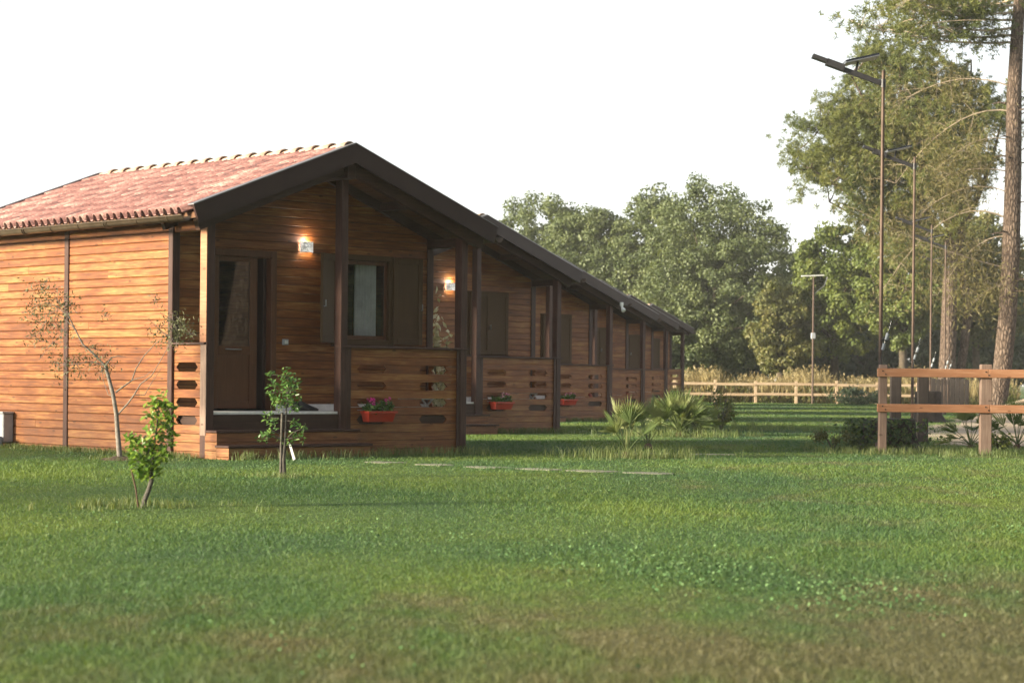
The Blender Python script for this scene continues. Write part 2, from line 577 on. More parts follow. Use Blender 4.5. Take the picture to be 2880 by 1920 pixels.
def quick_mesh(name, verts, nper, mat, parent=None, rnd=None, faces=None):
    """many equal pieces from arrays: verts (N, nper, 3), faces per piece as index tuples (triangles or quads of one size)"""
    N = verts.shape[0]
    me = bpy.data.meshes.new(name)
    fa = np.array(faces)
    k = fa.shape[1]
    idx = (np.arange(N)[:, None, None] * nper + fa[None]).reshape(-1)
    nf = N * fa.shape[0]
    me.vertices.add(N * nper)
    me.vertices.foreach_set("co", verts.reshape(-1).astype(np.float32))
    me.loops.add(nf * k)
    me.loops.foreach_set("vertex_index", idx.astype(np.int32))
    me.polygons.add(nf)
    me.polygons.foreach_set("loop_start", (np.arange(nf) * k).astype(np.int32))
    me.polygons.foreach_set("loop_total", np.full(nf, k, dtype=np.int32))
    me.update(calc_edges=True)
    if rnd is not None:
        at = me.attributes.new("rnd", 'FLOAT', 'POINT')
        at.data.foreach_set("value", np.repeat(rnd, nper).astype(np.float32))
    return new_obj(name, me, mat, parent)


def unit(v):
    return v / np.maximum(np.linalg.norm(v, axis=1, keepdims=True), 1e-9)


def leaves(name, pts, nrm, length, width, mat, parent, rng, rnd=None, fold=0.18, axis=None):
    """folded two-triangle leaves at pts, facing about nrm"""
    N = len(pts)
    nrm = unit(nrm)
    if axis is None:
        axis = rng.normal(size=(N, 3))
    axis = axis - nrm * (axis * nrm).sum(1, keepdims=True)
    axis = unit(axis)
    side = np.cross(nrm, axis)
    L = (length * rng.uniform(0.65, 1.3, N))[:, None]
    Wd = (width * rng.uniform(0.7, 1.25, N))[:, None]
    base = pts - axis * L * 0.5
    tip = pts + axis * L * 0.5
    lft = pts + side * Wd * 0.5 + nrm * Wd * fold
    rgt = pts - side * Wd * 0.5 + nrm * Wd * fold
    verts = np.stack([base, lft, tip, rgt], axis=1)
    if rnd is None:
        rnd = rng.uniform(0, 1, N)
    return quick_mesh(name, verts, 4, mat, parent, rnd, [(0, 2, 1), (0, 3, 2)])


# ------------------------------------------------------------------ ground
def plane(name, x0, x1, y0, y1, z, mat):
    me = bpy.data.meshes.new(name)
    me.from_pydata([(x0, y0, z), (x1, y0, z), (x1, y1, z), (x0, y1, z)], [], [(0, 1, 2, 3)])
    o = new_obj(name, me, mat)
    o["kind"] = "structure"
    return o


ground = plane("ground", -900, 900, -500, 1300, 0.0, "lawn_ground")


def poly_sheet(name, pts, z, mat):
    me = bpy.data.meshes.new(name)
    me.from_pydata([(x, y, z) for x, y in pts], [], [tuple(range(len(pts)))])
    o = new_obj(name, me, mat)
    o["kind"] = "structure"
    return o


def ragged(pts, n=8, amp=0.25, seed=1):
    rr = random.Random(seed)
    out = []
    for i, (x, y) in enumerate(pts):
        x2, y2 = pts[(i + 1) % len(pts)]
        for k in range(n):
            t = k / n
            out.append((x + (x2 - x) * t + rr.uniform(-amp, amp), y + (y2 - y) * t + rr.uniform(-amp, amp)))
    return out


poly_sheet("path", ragged([(7.6, 37.5), (13.0, 36.0), (17.0, 50.0), (34.0, 100.0), (30.0, 104.0), (19.5, 86.0), (12.2, 60.0), (8.6, 46.0)], 10, 0.3, 3), 0.006, "sand_path")

# ------------------------------------------------------------------ cabins
W = 4.54           # width of the front
PD = 0.80          # porch depth
LEN = 6.10         # back wall
XM = W / 2
SL = 0.376         # roof slope
TOP = 4.30         # barge top at the ridge
PITCH = 0.1175
DECK = 0.613
BARGE = 0.265
OV = 0.35          # eave overhang


def zroof(x, drop=0.0):
    return TOP - drop - SL * abs(x - XM)


def clip(poly, a, b, c):
    """keep a*x + b*z <= c"""
    out = []
    for i, p in enumerate(poly):
        q = poly[(i + 1) % len(poly)]
        fp, fq = a * p[0] + b * p[1] - c, a * q[0] + b * q[1] - c
        if fp <= 0:
            out.append(p)
        if (fp < 0 < fq) or (fq < 0 < fp):
            t = fp / (fp - fq)
            out.append((p[0] + (q[0] - p[0]) * t, p[1] + (q[1] - p[1]) * t))
    return out


DOOR = (0.60, 1.64, DECK, 2.775)
WIN = (2.72, 3.76, 1.60, 2.80)
HOLE_ROWS = (4, 6, 8, 10)      # counted from the ground, twelve boards and a cap
BAL_Z = 0.0


def make_cabin(near):
    root = empty("cabin")
    front = lambda a, z, d: (a, PD - d, z)
    porch = lambda a, z, d: (a, 0.02 - d, z)
    left = lambda a, z, d: (0.0 - d, a, z)
    right = lambda a, z, d: (W + d, a, z)
    inset = 0.006
    BT = 0.022

    # --- side wall, towards the sun: backing and single boards
    nrow = 27
    z0 = -0.04
    sw = MB().box(0.0, 0.06, PD + 0.02, LEN, 0, 3.19).build("side_wall", "dark_beam", root)
    for a0, a1 in ((PD + 0.02, 3.40), (3.47, LEN - 0.02)):
        for i in range(nrow):
            zb = z0 + i * PITCH
            cut = a0 + (a1 - a0) * random.uniform(0.2, 0.8)
            for c0, c1 in (((a0, cut - 0.001), (cut + 0.001, a1)) if random.random() < 0.3 else ((a0, a1),)):
                MB().prism([(c0, zb), (c1, zb), (c1, zb + PITCH - 0.006), (c0, zb + PITCH - 0.006)], left, 0.0, BT + random.uniform(-0.002, 0.003), 0.008).build("board", "stained_board", sw)
    # --- far side wall and rear wall: nothing of them in view, boards joined
    m = MB()
    for i in range(nrow):
        zb = z0 + i * PITCH
        m.prism([(PD, zb), (LEN, zb), (LEN, zb + PITCH - 0.004), (PD, zb + PITCH - 0.004)], right, -0.05, BT, inset)
    m.box(W - 0.09, W - 0.052, PD + 0.09, LEN - 0.06, 0, 3.18)
    m.build("far_side_wall", "stained_board", root)
    m = MB()
    rear = lambda a, z, d: (a, LEN + d, z)
    for i in range(37):
        zb = z0 + i * PITCH
        p = [(0.0, zb), (W, zb), (W, zb + PITCH - 0.004), (0.0, zb + PITCH - 0.004)]
        p = clip(p, -SL, 1, TOP - 0.195 - SL * XM)
        p = clip(p, SL, 1, TOP - 0.195 + SL * XM)
        if len(p) >= 3:
            m.prism(p, rear, -0.05, BT, inset)
    m.prism([(0.07, 0), (W - 0.1, 0), (W - 0.1, zroof(W, 0.26)), (XM, zroof(XM, 0.26)), (0.07, zroof(0, 0.26))], rear, -0.09, -0.052)
    m.build("rear_wall", "stained_board", root)
    # --- front wall with door and window openings
    fb = MB()
    pts_l = [(0.0, 0.0), (DOOR[0], 0.0), (DOOR[0], zroof(DOOR[0], 0.197)), (0.0, zroof(0, 0.197))]
    fb.prism(pts_l, front, -0.08, 0.0)
    fb.prism([(DOOR[1], 0.0), (WIN[0], 0.0), (WIN[0], zroof(WIN[0], 0.197)), (XM, zroof(XM, 0.197)), (DOOR[1], zroof(DOOR[1], 0.197))], front, -0.08, 0.0)
    fb.prism([(DOOR[0], DOOR[3]), (DOOR[1], DOOR[3]), (DOOR[1], zroof(DOOR[1], 0.197)), (DOOR[0], zroof(DOOR[0], 0.197))], front, -0.08, 0.0)
    fb.prism([(WIN[1], 0.0), (W, 0.0), (W, zroof(W, 0.197)), (WIN[1], zroof(WIN[1], 0.197))], front, -0.08, 0.0)
    fb.prism([(WIN[0], 0.0), (WIN[1], 0.0), (WIN[1], WIN[2]), (WIN[0], WIN[2])], front, -0.08, 0.0)
    fb.prism([(WIN[0], WIN[3]), (WIN[1], WIN[3]), (WIN[1], zroof(WIN[1], 0.197)), (WIN[0], zroof(WIN[0], 0.197))], front, -0.08, 0.0)
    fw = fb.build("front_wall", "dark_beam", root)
    i = 0
    zb = DECK
    while zb < zroof(XM, 0.197):
        zt = zb + PITCH - 0.006
        zm = (zb + zt) / 2
        cuts = []
        if zm < DOOR[3]:
            cuts.append((DOOR[0], DOOR[1]))
        if WIN[2] < zm < WIN[3]:
            cuts.append((WIN[0], WIN[1]))
        xs = [0.0]
        for c0, c1 in cuts:
            xs += [c0, c1]
        xs.append(W)
        for a0, a1 in zip(xs[0::2], xs[1::2]):
            p = [(a0, zb), (a1, zb), (a1, zt), (a0, zt)]
            p = clip(p, -SL, 1, TOP - 0.207 - SL * XM)
            p = clip(p, SL, 1, TOP - 0.207 + SL * XM)
            if len(p) >= 3:
                MB().prism(p, front, 0.0, BT + random.uniform(-0.002, 0.003), inset).build("board", "stained_board", fw)
        zb += PITCH
    # --- corner and joint trims
    MB().box(-0.045, 0.075, PD - 0.045, PD + 0.06, 0, 3.16, 0.006).build("corner_trim", "dark_post", root)
    MB().box(W - 0.075, W + 0.045, PD - 0.045, PD + 0.06, 0, 3.16, 0.006).build("corner_trim", "dark_post", root)
    MB().box(-0.042, 0.0, 3.38, 3.49, 0, 3.16, 0.006).build("batten", "dark_post", root)
    MB().box(-0.042, 0.06, LEN - 0.06, LEN + 0.045, 0, 3.16, 0.006).build("corner_trim", "dark_post", root)
    # --- posts of the porch
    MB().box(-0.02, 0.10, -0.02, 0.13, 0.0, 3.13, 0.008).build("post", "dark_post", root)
    MB().box(-0.034, -0.0205, -0.018, 0.128, 1.53, 3.12, 0.002).build("post_lit_face", "fence_timber", root)  # paler plank added: the sunlight on this side is put into its colour
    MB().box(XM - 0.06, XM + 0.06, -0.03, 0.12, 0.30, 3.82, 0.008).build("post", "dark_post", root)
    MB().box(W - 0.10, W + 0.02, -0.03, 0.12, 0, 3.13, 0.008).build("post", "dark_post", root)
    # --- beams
    MB().box(-0.02, 0.09, 0.132, PD - 0.05, 3.0, 3.13, 0.006).build("side_beam", "stained_board", root)  # lighter wood than its twin, sunlit look carried by the colour
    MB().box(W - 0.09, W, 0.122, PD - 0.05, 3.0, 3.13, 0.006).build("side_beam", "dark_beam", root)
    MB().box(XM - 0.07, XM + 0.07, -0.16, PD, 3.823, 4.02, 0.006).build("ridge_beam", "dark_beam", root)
    for s in (-1, 1):
        xq = XM + s * 1.25
        MB().box(xq - 0.05, xq + 0.05, -0.10, PD, zroof(xq, 0.335), zroof(xq, 0.210) - 0.012, 0.006).build("purlin", "dark_beam", root)
        xe = XM + s * (XM + OV - 0.12)
        MB().bar((XM + s * 0.10, -0.06, zroof(XM + 0.10, 0.305)), (xe, -0.06, zroof(xe, 0.305)), 0.09, 0.15).build("rafter", "dark_beam", root)
        MB().bar((XM + s * 0.10, PD - 0.09, zroof(XM + 0.10, 0.285)), (xe, PD - 0.09, zroof(xe, 0.285)), 0.07, 0.12).build("rafter", "dark_beam", root)
    # --- roof
    rf = MB()
    y0, y1 = -0.22, LEN + 0.16
    xe0, xe1 = -OV + 0.03, W + OV - 0.03
    sec = [(xe0, zroof(xe0, 0.19)), (XM, zroof(XM, 0.19)), (xe1, zroof(xe1, 0.19)), (xe1, zroof(xe1, 0.110)), (XM, zroof(XM, 0.110)), (xe0, zroof(xe0, 0.110))]
    for q in ((0, 1, 4, 5), (1, 2, 3, 4)):
        vs = [(sec[k][0], y, sec[k][1]) for y in (y0, y1) for k in q]
        rf.add(vs, [(0, 1, 2, 3), (7, 6, 5, 4), (0, 4, 5, 1), (1, 5, 6, 2), (2, 6, 7, 3), (3, 7, 4, 0)])
    roof = rf.build("roof", "soffit_wood", root)
    # soffit planks hung just under the slab over the porch, running along the house
    m = MB()
    for s in (-1, 1):
        k = 0
        while 0.12 + k * 0.115 < XM + OV - 0.1:
            xa, xb = XM + s * (0.12 + k * 0.115), XM + s * (0.12 + k * 0.115 + 0.109)
            za, zb2 = zroof(xa, 0.191), zroof(xb, 0.191)
            vs = [(xa, y0 + 0.01, za), (xb, y0 + 0.01, zb2), (xb, PD - 0.01, zb2), (xa, PD - 0.01, za),
                  (xa, y0 + 0.01, za - 0.012), (xb, y0 + 0.01, zb2 - 0.012), (xb, PD - 0.01, zb2 - 0.012), (xa, PD - 0.01, za - 0.012)]
            m.add(vs, [(0, 1, 2, 3), (7, 6, 5, 4), (0, 4, 5, 1), (1, 5, 6, 2), (2, 6, 7, 3), (3, 7, 4, 0)])
            k += 1
    m.build("soffit", "soffit_wood", root)
    # --- barge boards: brown folded metal, front and back
    for (ya, yb, yl) in ((-0.255, -0.215, -0.115), (LEN + 0.165, LEN + 0.205, LEN + 0.065)):
        for s in (-1, 1):
            xe = XM + s * (XM + OV + 0.06)
            nx, nz = s * SL / math.hypot(1, SL), 1 / math.hypot(1, SL)
            t = BARGE * 0.93
            p = [(XM, TOP), (xe, zroof(xe)), (xe - nx * t, zroof(xe) - nz * t), (XM, TOP - BARGE)]
            if s < 0:
                p = p[::-1]
            mb = MB()
            n4 = 4
            vs = [(a, ya, z) for a, z in p] + [(a, yb, z) for a, z in p]
            mb.add(vs, [(0, 1, 2, 3), (7, 6, 5, 4), (0, 4, 5, 1), (1, 5, 6, 2), (2, 6, 7, 3), (3, 7, 4, 0)])
            # cover strip folded back over the tiles
            yy0, yy1 = min(ya, yb, yl), max(ya, yb, yl)
            za, zb2 = TOP + 0.004, zroof(xe) + 0.004
            vs = [(XM, yy0, za), (xe, yy0, zb2), (xe, yy1, zb2), (XM, yy1, za), (XM, yy0, za + 0.012), (xe, yy0, zb2 + 0.012), (xe, yy1, zb2 + 0.012), (XM, yy1, za + 0.012)]
            bb = mb.build("barge_board", "brown_metal", root)
            MB().add(vs, [(0, 1, 2, 3), (7, 6, 5, 4), (0, 4, 5, 1), (1, 5, 6, 2), (2, 6, 7, 3), (3, 7, 4, 0)]).build("flashing", "flashing" if yl < 1 else "brown_metal", bb)  # front strip takes the painted sky reflection, rear one stays brown
    # --- roof tiles: one clay tile, pan and roll, laid in eight courses
    ty0, ty1 = -0.115, LEN + 0.06
    ncol = 37
    tw = (ty1 - ty0) / ncol
    ncourse = 8
    ln = (XM + OV + 0.06) / math.cos(math.atan(SL))
    expo = ln / ncourse
    prof = [(0.0, 0.004), (0.20, 0.0), (0.38, 0.006)]
    for k in range(7):
        a = math.pi * k / 6
        prof.append((0.70 - 0.30 * math.cos(a), 0.008 + 0.085 * math.sin(a) ** 0.8 if 0 < k < 6 else 0.008))
    prof = [(p[0] * tw, p[1]) for p in prof]
    tl = expo + 0.06
    th = 0.013

    def tile_verts():
        vs, fs = [], []
        n = len(prof)
        for (sx, lift) in ((0.0, 0.0), (tl, 0.018)):
            for (y, z) in prof:
                vs.append((sx, y, z + lift + th))
            for (y, z) in prof:
                vs.append((sx, y, z + lift))
        for k in range(n - 1):
            fs.append((k, k + 1, 2 * n + k + 1, 2 * n + k))
            fs.append((n + k + 1, n + k, 3 * n + k, 3 * n + k + 1))
            fs.append((2 * n + k, 2 * n + k + 1, 3 * n + k + 1, 3 * n + k))
        return vs, fs
    tv, tf = tile_verts()
    ang = math.atan(SL)

    def tile_matrix(side, c, r, jit):
        # local x runs down the slope
        s0 = c * expo + 0.015
        x = XM + side * (s0 * math.cos(ang))
        z = zroof(x, 0.108) + 0.004
        y = ty0 + r * tw if side < 0 else ty0 + (r + 1) * tw
        Mx = Matrix.Translation((x, y, z))
        rot = Matrix.Rotation(math.pi if side < 0 else 0.0, 4, 'Z') @ Matrix.Rotation(ang, 4, 'Y')
        if side < 0:
            Mx = Matrix.Translation((x, y + tw, z))
        else:
            Mx = Matrix.Translation((x, y - tw, z))
        return Mx @ rot @ Matrix.Rotation(jit, 4, 'Z') @ Matrix.Translation((0, 0, abs(jit) * 0.2))

    tile_me = None
    joined = MB()
    for side in (-1, 1):
        for c in range(ncourse):
            for r in range(ncol):
                jit = random.uniform(-0.012, 0.012)
                mat4 = tile_matrix(side, c, r, jit)
                if near and side < 0:
                    if tile_me is None:
                        tile_me = bpy.data.meshes.new("tile")
                        tile_me.from_pydata(tv, [], tf)
                        tile_me.polygons.foreach_set("use_smooth", [True] * len(tf))
                        tile_me.update()
                    o = new_obj("tile", tile_me, "clay_tile", roof)
                    o.matrix_local = mat4
                else:
                    joined.add([tuple(mat4 @ Vector(v)) for v in tv], tf, True)
    jt = joined.build("tile_field", "clay_tile", roof)
    jt["kind"] = "stuff"
    # ridge tiles
    nr = 17
    rl = (ty1 - ty0) / nr
    for k in range(nr):
        m = MB()
        seg = 8
        ya, yb = ty0 + k * rl, ty0 + (k + 1) * rl + 0.05
        ra, rb = 0.100, 0.076
        vs = []
        for (y, rr, lift) in ((ya, ra, 0.022), (yb, rb, 0.0)):
            for rad in (rr, rr - 0.015):
                for j in range(seg + 1):
                    a = math.pi * (0.04 + 0.92 * j / seg)
                    vs.append((XM + rad * math.cos(a) * 1.15, y, TOP - 0.075 + lift + rad * math.sin(a)))
        n = seg + 1
        fs = []
        for j in range(seg):
            fs += [(j, j + 1, 2 * n + j + 1, 2 * n + j), (n + j + 1, n + j, 3 * n + j, 3 * n + j + 1), (j + 1, j, n + j, n + j + 1), (2 * n + j, 2 * n + j + 1, 3 * n + j + 1, 3 * n + j)]
        m.add(vs, fs, True)
        m.build("ridge_tile", "mortar_tile", roof)
    # --- gutter
    gx, gz = -OV - 0.135, 3.15
    for side in (-1, 1):
        cx = gx if side < 0 else W - gx
        m = MB()
        seg = 8
        vs = []
        for y in (-0.20, LEN + 0.15):
            for rad in (0.072, 0.066):
                for j in range(seg + 1):
                    a = math.pi + math.pi * j / seg
                    vs.append((cx + rad * math.cos(a), y, gz + rad * math.sin(a)))
        n = seg + 1
        fs = []
        for j in range(seg):
            fs += [(j, j + 1, 2 * n + j + 1, 2 * n + j), (n + j + 1, n + j, 3 * n + j, 3 * n + j + 1), (j + 1, j, n + j, n + j + 1), (2 * n + j, 2 * n + j + 1, 3 * n + j + 1, 3 * n + j)]
        fs += [(0, n, 3 * n, 2 * n), (n - 1, 2 * n - 1, 4 * n - 1, 3 * n - 1)]
        m.add(vs, fs, True)
        m.tube([(cx - side * -0.072, -0.20, gz + 0.004), (cx - side * -0.072, LEN + 0.15, gz + 0.004)], 0.009, 6)
        gut = m.build("gutter", "gutter_metal", root)
        if side < 0:
            for k in range(9):
                y = 0.15 + k * 0.72
                ring = [(cx + 0.076 * math.cos(math.pi + math.pi * j / 8), y, gz + 0.076 * math.sin(math.pi + math.pi * j / 8)) for j in range(9)]
                MB().tube(ring, 0.008, 5).build("bracket", "gutter_metal", gut)
            for y in (1.62, 3.75):
                for dy in (0.0, 0.045):
                    ring = [(cx + 0.078 * math.cos(math.pi + math.pi * j / 8), y + dy, gz + 0.078 * math.sin(math.pi + math.pi * j / 8)) for j in range(9)]
                    MB().tube(ring, 0.010, 5).build("joint_ring", "gutter_metal", gut)
    # --- porch floor, steps
    MB().box(0.10, W - 0.02, 0.025, PD - 0.03, DECK - 0.035, DECK, 0.004).build("porch_floor", "white_slab", root)
    MB().box(0.05, W - 0.03, 0.05, PD - 0.04, 0.0, DECK - 0.037).build("porch_base", "dark_beam", root)
    MB().box(0.10, XM - 0.062, 0.0, 0.045, 0.37, DECK - 0.038, 0.004).build("riser", "dark_beam", root)
    MB().box(DOOR[1] + 0.06, W - 0.08, PD - 0.045, PD - 0.026, DECK + 0.002, DECK + 0.09, 0.003).build("skirting", "white_slab", root)
    for k, (yf, zt) in enumerate(((-0.27, 0.375), (-0.54, 0.185))):
        st = MB().box(0.0, 2.34, yf + 0.02, -0.022 if k == 0 else -0.252, 0.0, zt - 0.032).build("step", "dark_beam", root)
        MB().box(-0.045, 2.37, yf - 0.02, -0.023 if k == 0 else -0.252, zt - 0.03, zt, 0.005).build("tread", "dark_post", st)
        zb = zt - 0.034
        nb = 2 if k == 0 else 1
        for j in range(3 if k == 0 else 2):
            zlo = max(zb - PITCH + 0.004, -0.03)
            MB().prism([(0.0, zlo), (2.34, zlo), (2.34, zb), (0.0, zb)], lambda a, z, d: (a, yf + 0.02 - d, z), 0.0, 0.015, 0.005).build("board", "stained_board", st)
            yb_ = 0.0 if k == 0 else -0.252
            MB().prism([(yf + 0.006, zlo), (yb_, zlo), (yb_, zb), (yf + 0.006, zb)], left, 0.0, BT, inset).build("board", "stained_board", st)
            zb -= PITCH
    # --- balustrades of boards with six-sided cut-outs
    H6 = 0.54

    def balustrade(frame, a0, a1, holes, cap_box, nm="balustrade"):
        cap = cap_box.build(nm, "dark_post", root)
        for i in range(13):
            zb = -0.03 + i * PITCH
            zt = zb + PITCH - 0.005
            zc = (zb + zt) / 2
            segs = []
            if i in HOLE_ROWS:
                x = a0
                pl = (a0, False)
                cur, notch = a0, False
                for (h0, h1) in holes:
                    segs.append((cur, notch, h0, True))
                    cur, notch = h1, True
                segs.append((cur, notch, a1, False))
            else:
                segs.append((a0, False, a1, False))
            ti = 0.055
            for (s0, n0, s1, n1) in segs:
                p = []
                if n0:
                    p += [(s0 - ti, zt), (s0, zc), (s0 - ti, zb)]
                else:
                    p += [(s0, zt), (s0, zb)]
                if n1:
                    p += [(s1 + ti, zb), (s1, zc), (s1 + ti, zt)]
                else:
                    p += [(s1, zb), (s1, zt)]
                MB().prism(p, frame, -0.022, 0.006 + random.uniform(-0.0015, 0.0015), 0.004).build("board", "stained_board", cap)
        return cap

    cz = -0.03 + 13 * PITCH
    b1 = balustrade(porch, XM + 0.062, W - 0.102, ((2.535, 3.077), (3.684, 4.22)),
                    MB().box(XM - 0.075, W + 0.045, -0.055, 0.075, cz, cz + 0.028, 0.004))
    MB().box(XM + 0.065, XM + 0.14, -0.018, 0.0, 0.30, cz - 0.002, 0.003).build("trim", "dark_post", b1)
    MB().box(W - 0.16, W - 0.103, -0.018, 0.0, 0.0, cz - 0.002, 0.003).build("trim", "dark_post", b1)
    lf = lambda a, z, d: (0.0 - d, a, z)
    b2 = balustrade(lf, 0.13, PD - 0.047, ((0.20, 0.70),), MB().box(-0.055, 0.03, 0.0, PD - 0.047, cz + 0.002, cz + 0.028, 0.004))
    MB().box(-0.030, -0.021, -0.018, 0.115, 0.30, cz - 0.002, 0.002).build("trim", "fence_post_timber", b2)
    rt = lambda a, z, d: (W - 0.02 + d, a, z)
    balustrade(rt, 0.122, PD - 0.047, ((0.20, 0.70),), MB().box(W - 0.05, W + 0.035, 0.08, PD - 0.047, cz + 0.002, cz + 0.027, 0.004))
    # --- door
    yw = PD - BT
    fr = MB()
    for (a0, a1, z0_, z1_) in ((DOOR[0] - 0.05, DOOR[0] + 0.045, DECK, DOOR[3] + 0.05), (DOOR[1] - 0.045, DOOR[1] + 0.05, DECK, DOOR[3] + 0.05), (DOOR[0] + 0.046, DOOR[1] - 0.046, DOOR[3] - 0.045, DOOR[3] + 0.05)):
        fr.box(a0, a1, PD - 0.05, PD + 0.08, z0_, z1_, 0.005)
    door = fr.build("door", "door_wood", root)
    la, lb = DOOR[0] + 0.05, 1.37
    yd0, yd1 = PD + 0.005, PD + 0.05
    gz0, gz1 = 1.50, 2.66
    lm = MB()
    lm.box(la, la + 0.10, yd0, yd1, DECK + 0.03, DOOR[3] - 0.05, 0.004)
    lm.box(lb - 0.10, lb, yd0, yd1, DECK + 0.03, DOOR[3] - 0.05, 0.004)
    lm.box(la + 0.101, lb - 0.101, yd0, yd1, DECK + 0.03, DECK + 0.13, 0.004)
    lm.box(la + 0.101, lb - 0.101, yd0, yd1, gz0 - 0.12, gz0, 0.004)
    lm.box(la + 0.101, lb - 0.101, yd0, yd1, gz1, DOOR[3] - 0.05, 0.004)
    lm.box(la + 0.10, lb - 0.10, yd0 + 0.018, yd1 - 0.008, DECK + 0.13, gz0 - 0.12)
    lm.build("door_leaf", "door_wood", door)
    MB().box(la + 0.10, lb - 0.10, yd0 + 0.014, yd0 + 0.022, gz0, gz1).build("glass_pane", "window_glass", door)
    MB().tube([(la + 0.22, yd0 - 0.001, gz0 - 0.045), (la + 0.22, yd0 - 0.035, gz0 - 0.045), (la + 0.46, yd0 - 0.035, gz0 - 0.045), (la + 0.46, yd0 - 0.001, gz0 - 0.045)], 0.009, 8).build("handle", "steel", door)
    if near:
        # second, narrow leaf swung inwards; the dark room shows in the gap
        MB().box(DOOR[1] - 0.105, DOOR[1] - 0.050, PD + 0.06, PD + 0.34, DECK + 0.03, DOOR[3] - 0.05, 0.004).build("side_leaf", "brown_metal", door)
        MB().box(lb + 0.002, lb + 0.03, PD + 0.01, PD + 0.06, DECK + 0.03, DOOR[3] - 0.05, 0.003).build("door_edge", "door_wood", door)
    else:
        MB().box(lb + 0.003, DOOR[1] - 0.047, yd0, yd1, DECK + 0.03, DOOR[3] - 0.05, 0.004).build("side_leaf", "door_wood", door)
    # --- window
    wm = MB()
    e = 0.05
    for (a0, a1, z0_, z1_) in ((WIN[0] - e, WIN[0] + 0.03, WIN[2] - e, WIN[3] + e), (WIN[1] - 0.03, WIN[1] + e, WIN[2] - e, WIN[3] + e), (WIN[0] + 0.031, WIN[1] - 0.031, WIN[3] - 0.03, WIN[3] + e), (WIN[0] + 0.031, WIN[1] - 0.031, WIN[2] - e, WIN[2] + 0.03)):
        wm.box(a0, a1, PD - 0.045, PD + 0.08, z0_, z1_, 0.004)
    win = wm.build("window", "shutter_paint", root)
    wc = (WIN[0] + WIN[1]) / 2
    sm = MB()
    for (a0, a1) in ((WIN[0] + 0.032, WIN[1] - 0.032),):
        for (b0, b1_, c0, c1) in ((a0, a0 + 0.05, WIN[2] + 0.032, WIN[3] - 0.032), (a1 - 0.05, a1, WIN[2] + 0.032, WIN[3] - 0.032), (a0 + 0.051, a1 - 0.051, WIN[2] + 0.032, WIN[2] + 0.09), (a0 + 0.051, a1 - 0.051, WIN[3] - 0.09, WIN[3] - 0.032)):
            sm.box(b0, b1_, PD + 0.01, PD + 0.05, c0, c1, 0.003)
    sm.build("sash", "door_wood", win)
    for (a0, a1) in ((WIN[0] + 0.082, WIN[1] - 0.082),):
        MB().box(a0, a1, PD + 0.026, PD + 0.034, WIN[2] + 0.09, WIN[3] - 0.09).build("pane", "window_glass", win)
    MB().box(WIN[0] - 0.07, WIN[1] + 0.07, PD - 0.075, PD - 0.046, WIN[2] - 0.075, WIN[2] - 0.051, 0.003).build("sill", "dark_post", win)
    if near:
        for (a0, a1, f) in ((WIN[0] + 0.04, WIN[0] + 0.27, 17), (WIN[0] + 0.50, WIN[1] - 0.16, 22)):
            n = 40
            vs, fs = [], []
            for k in range(n + 1):
                a = a0 + (a1 - a0) * k / n
                y = PD + 0.13 + 0.022 * math.sin(f * 6.283 * k / n / 3.2) + 0.008 * math.sin(k * 1.7)
                for dy in (0, 0.004):
                    vs += [(a, y + dy, WIN[2] + 0.05), (a, y + dy, WIN[3] - 0.01)]
            for k in range(n):
                b = k * 4
                fs += [(b, b + 4, b + 5, b + 1), (b + 2, b + 3, b + 7, b + 6)]
            MB().add(vs, fs, True).build("curtain", "curtain_cloth", win)
    # shutters
    sh_w = (WIN[1] - WIN[0]) / 2 + 0.02

    def shutter(hx, sgn, phi):
        m = MB()
        h0, h1 = WIN[2] - 0.03, WIN[3] + 0.03
        T = 0.04
        for (b0, b1_, c0, c1) in ((0, 0.075, h0, h1), (sh_w - 0.075, sh_w, h0, h1), (0.0755, sh_w - 0.0755, h0, h0 + 0.09), (0.0755, sh_w - 0.0755, h1 - 0.09, h1)):
            m.box(b0, b1_, -T, 0, c0, c1, 0.004)
        m.box(0.07, sh_w - 0.07, -T + 0.014, -0.012, h0 + 0.08, h1 - 0.08)
        rot = Matrix.Rotation(-phi, 4, 'Z')
        out = []
        for v in m.v:
            p = rot @ Vector(v)
            out.append((hx + sgn * p.x, PD - 0.052 + p.y, p.z))
        m.v = out
        s = m.build("shutter", "shutter_paint", root)
        lt = Vector((sh_w - 0.03, -T - 0.004, (h0 + h1) / 2 - 0.12))
        a = rot @ lt
        b = rot @ (lt + Vector((0, -0.03, 0)))
        c = rot @ (lt + Vector((0, -0.03, 0.09)))
        f = lambda p: (hx + sgn * p.x, PD - 0.052 + p.y, p.z)
        MB().tube([f(a), f(b), f(c)], 0.007, 6).build("latch", "steel", s)
        return s
    if near:
        shutter(WIN[0] - 0.01, -1, R(30))
        shutter(WIN[1] + 0.02, 1, R(2))
    else:
        shutter(WIN[0] - 0.005, 1, 0.0)
        shutter(WIN[1] + 0.005, -1, 0.0)
    # --- small things fixed to the front wall
    so = MB().box(1.80, 1.90, yw - 0.035, yw - 0.004, 1.53, 1.61, 0.006).build("socket_box", "grey_plastic", root)
    MB().box(1.825, 1.885, yw - 0.045, yw - 0.036, 1.545, 1.595, 0.004).build("socket_cover", "white_plastic", so)
    # --- floor and back lining of the room, so that the openings show a dark room
    MB().box(0.07, W - 0.07, PD + 0.09, LEN - 0.06, DECK - 0.06, DECK - 0.01).build("room_floor", "dark_interior", root)
    return root


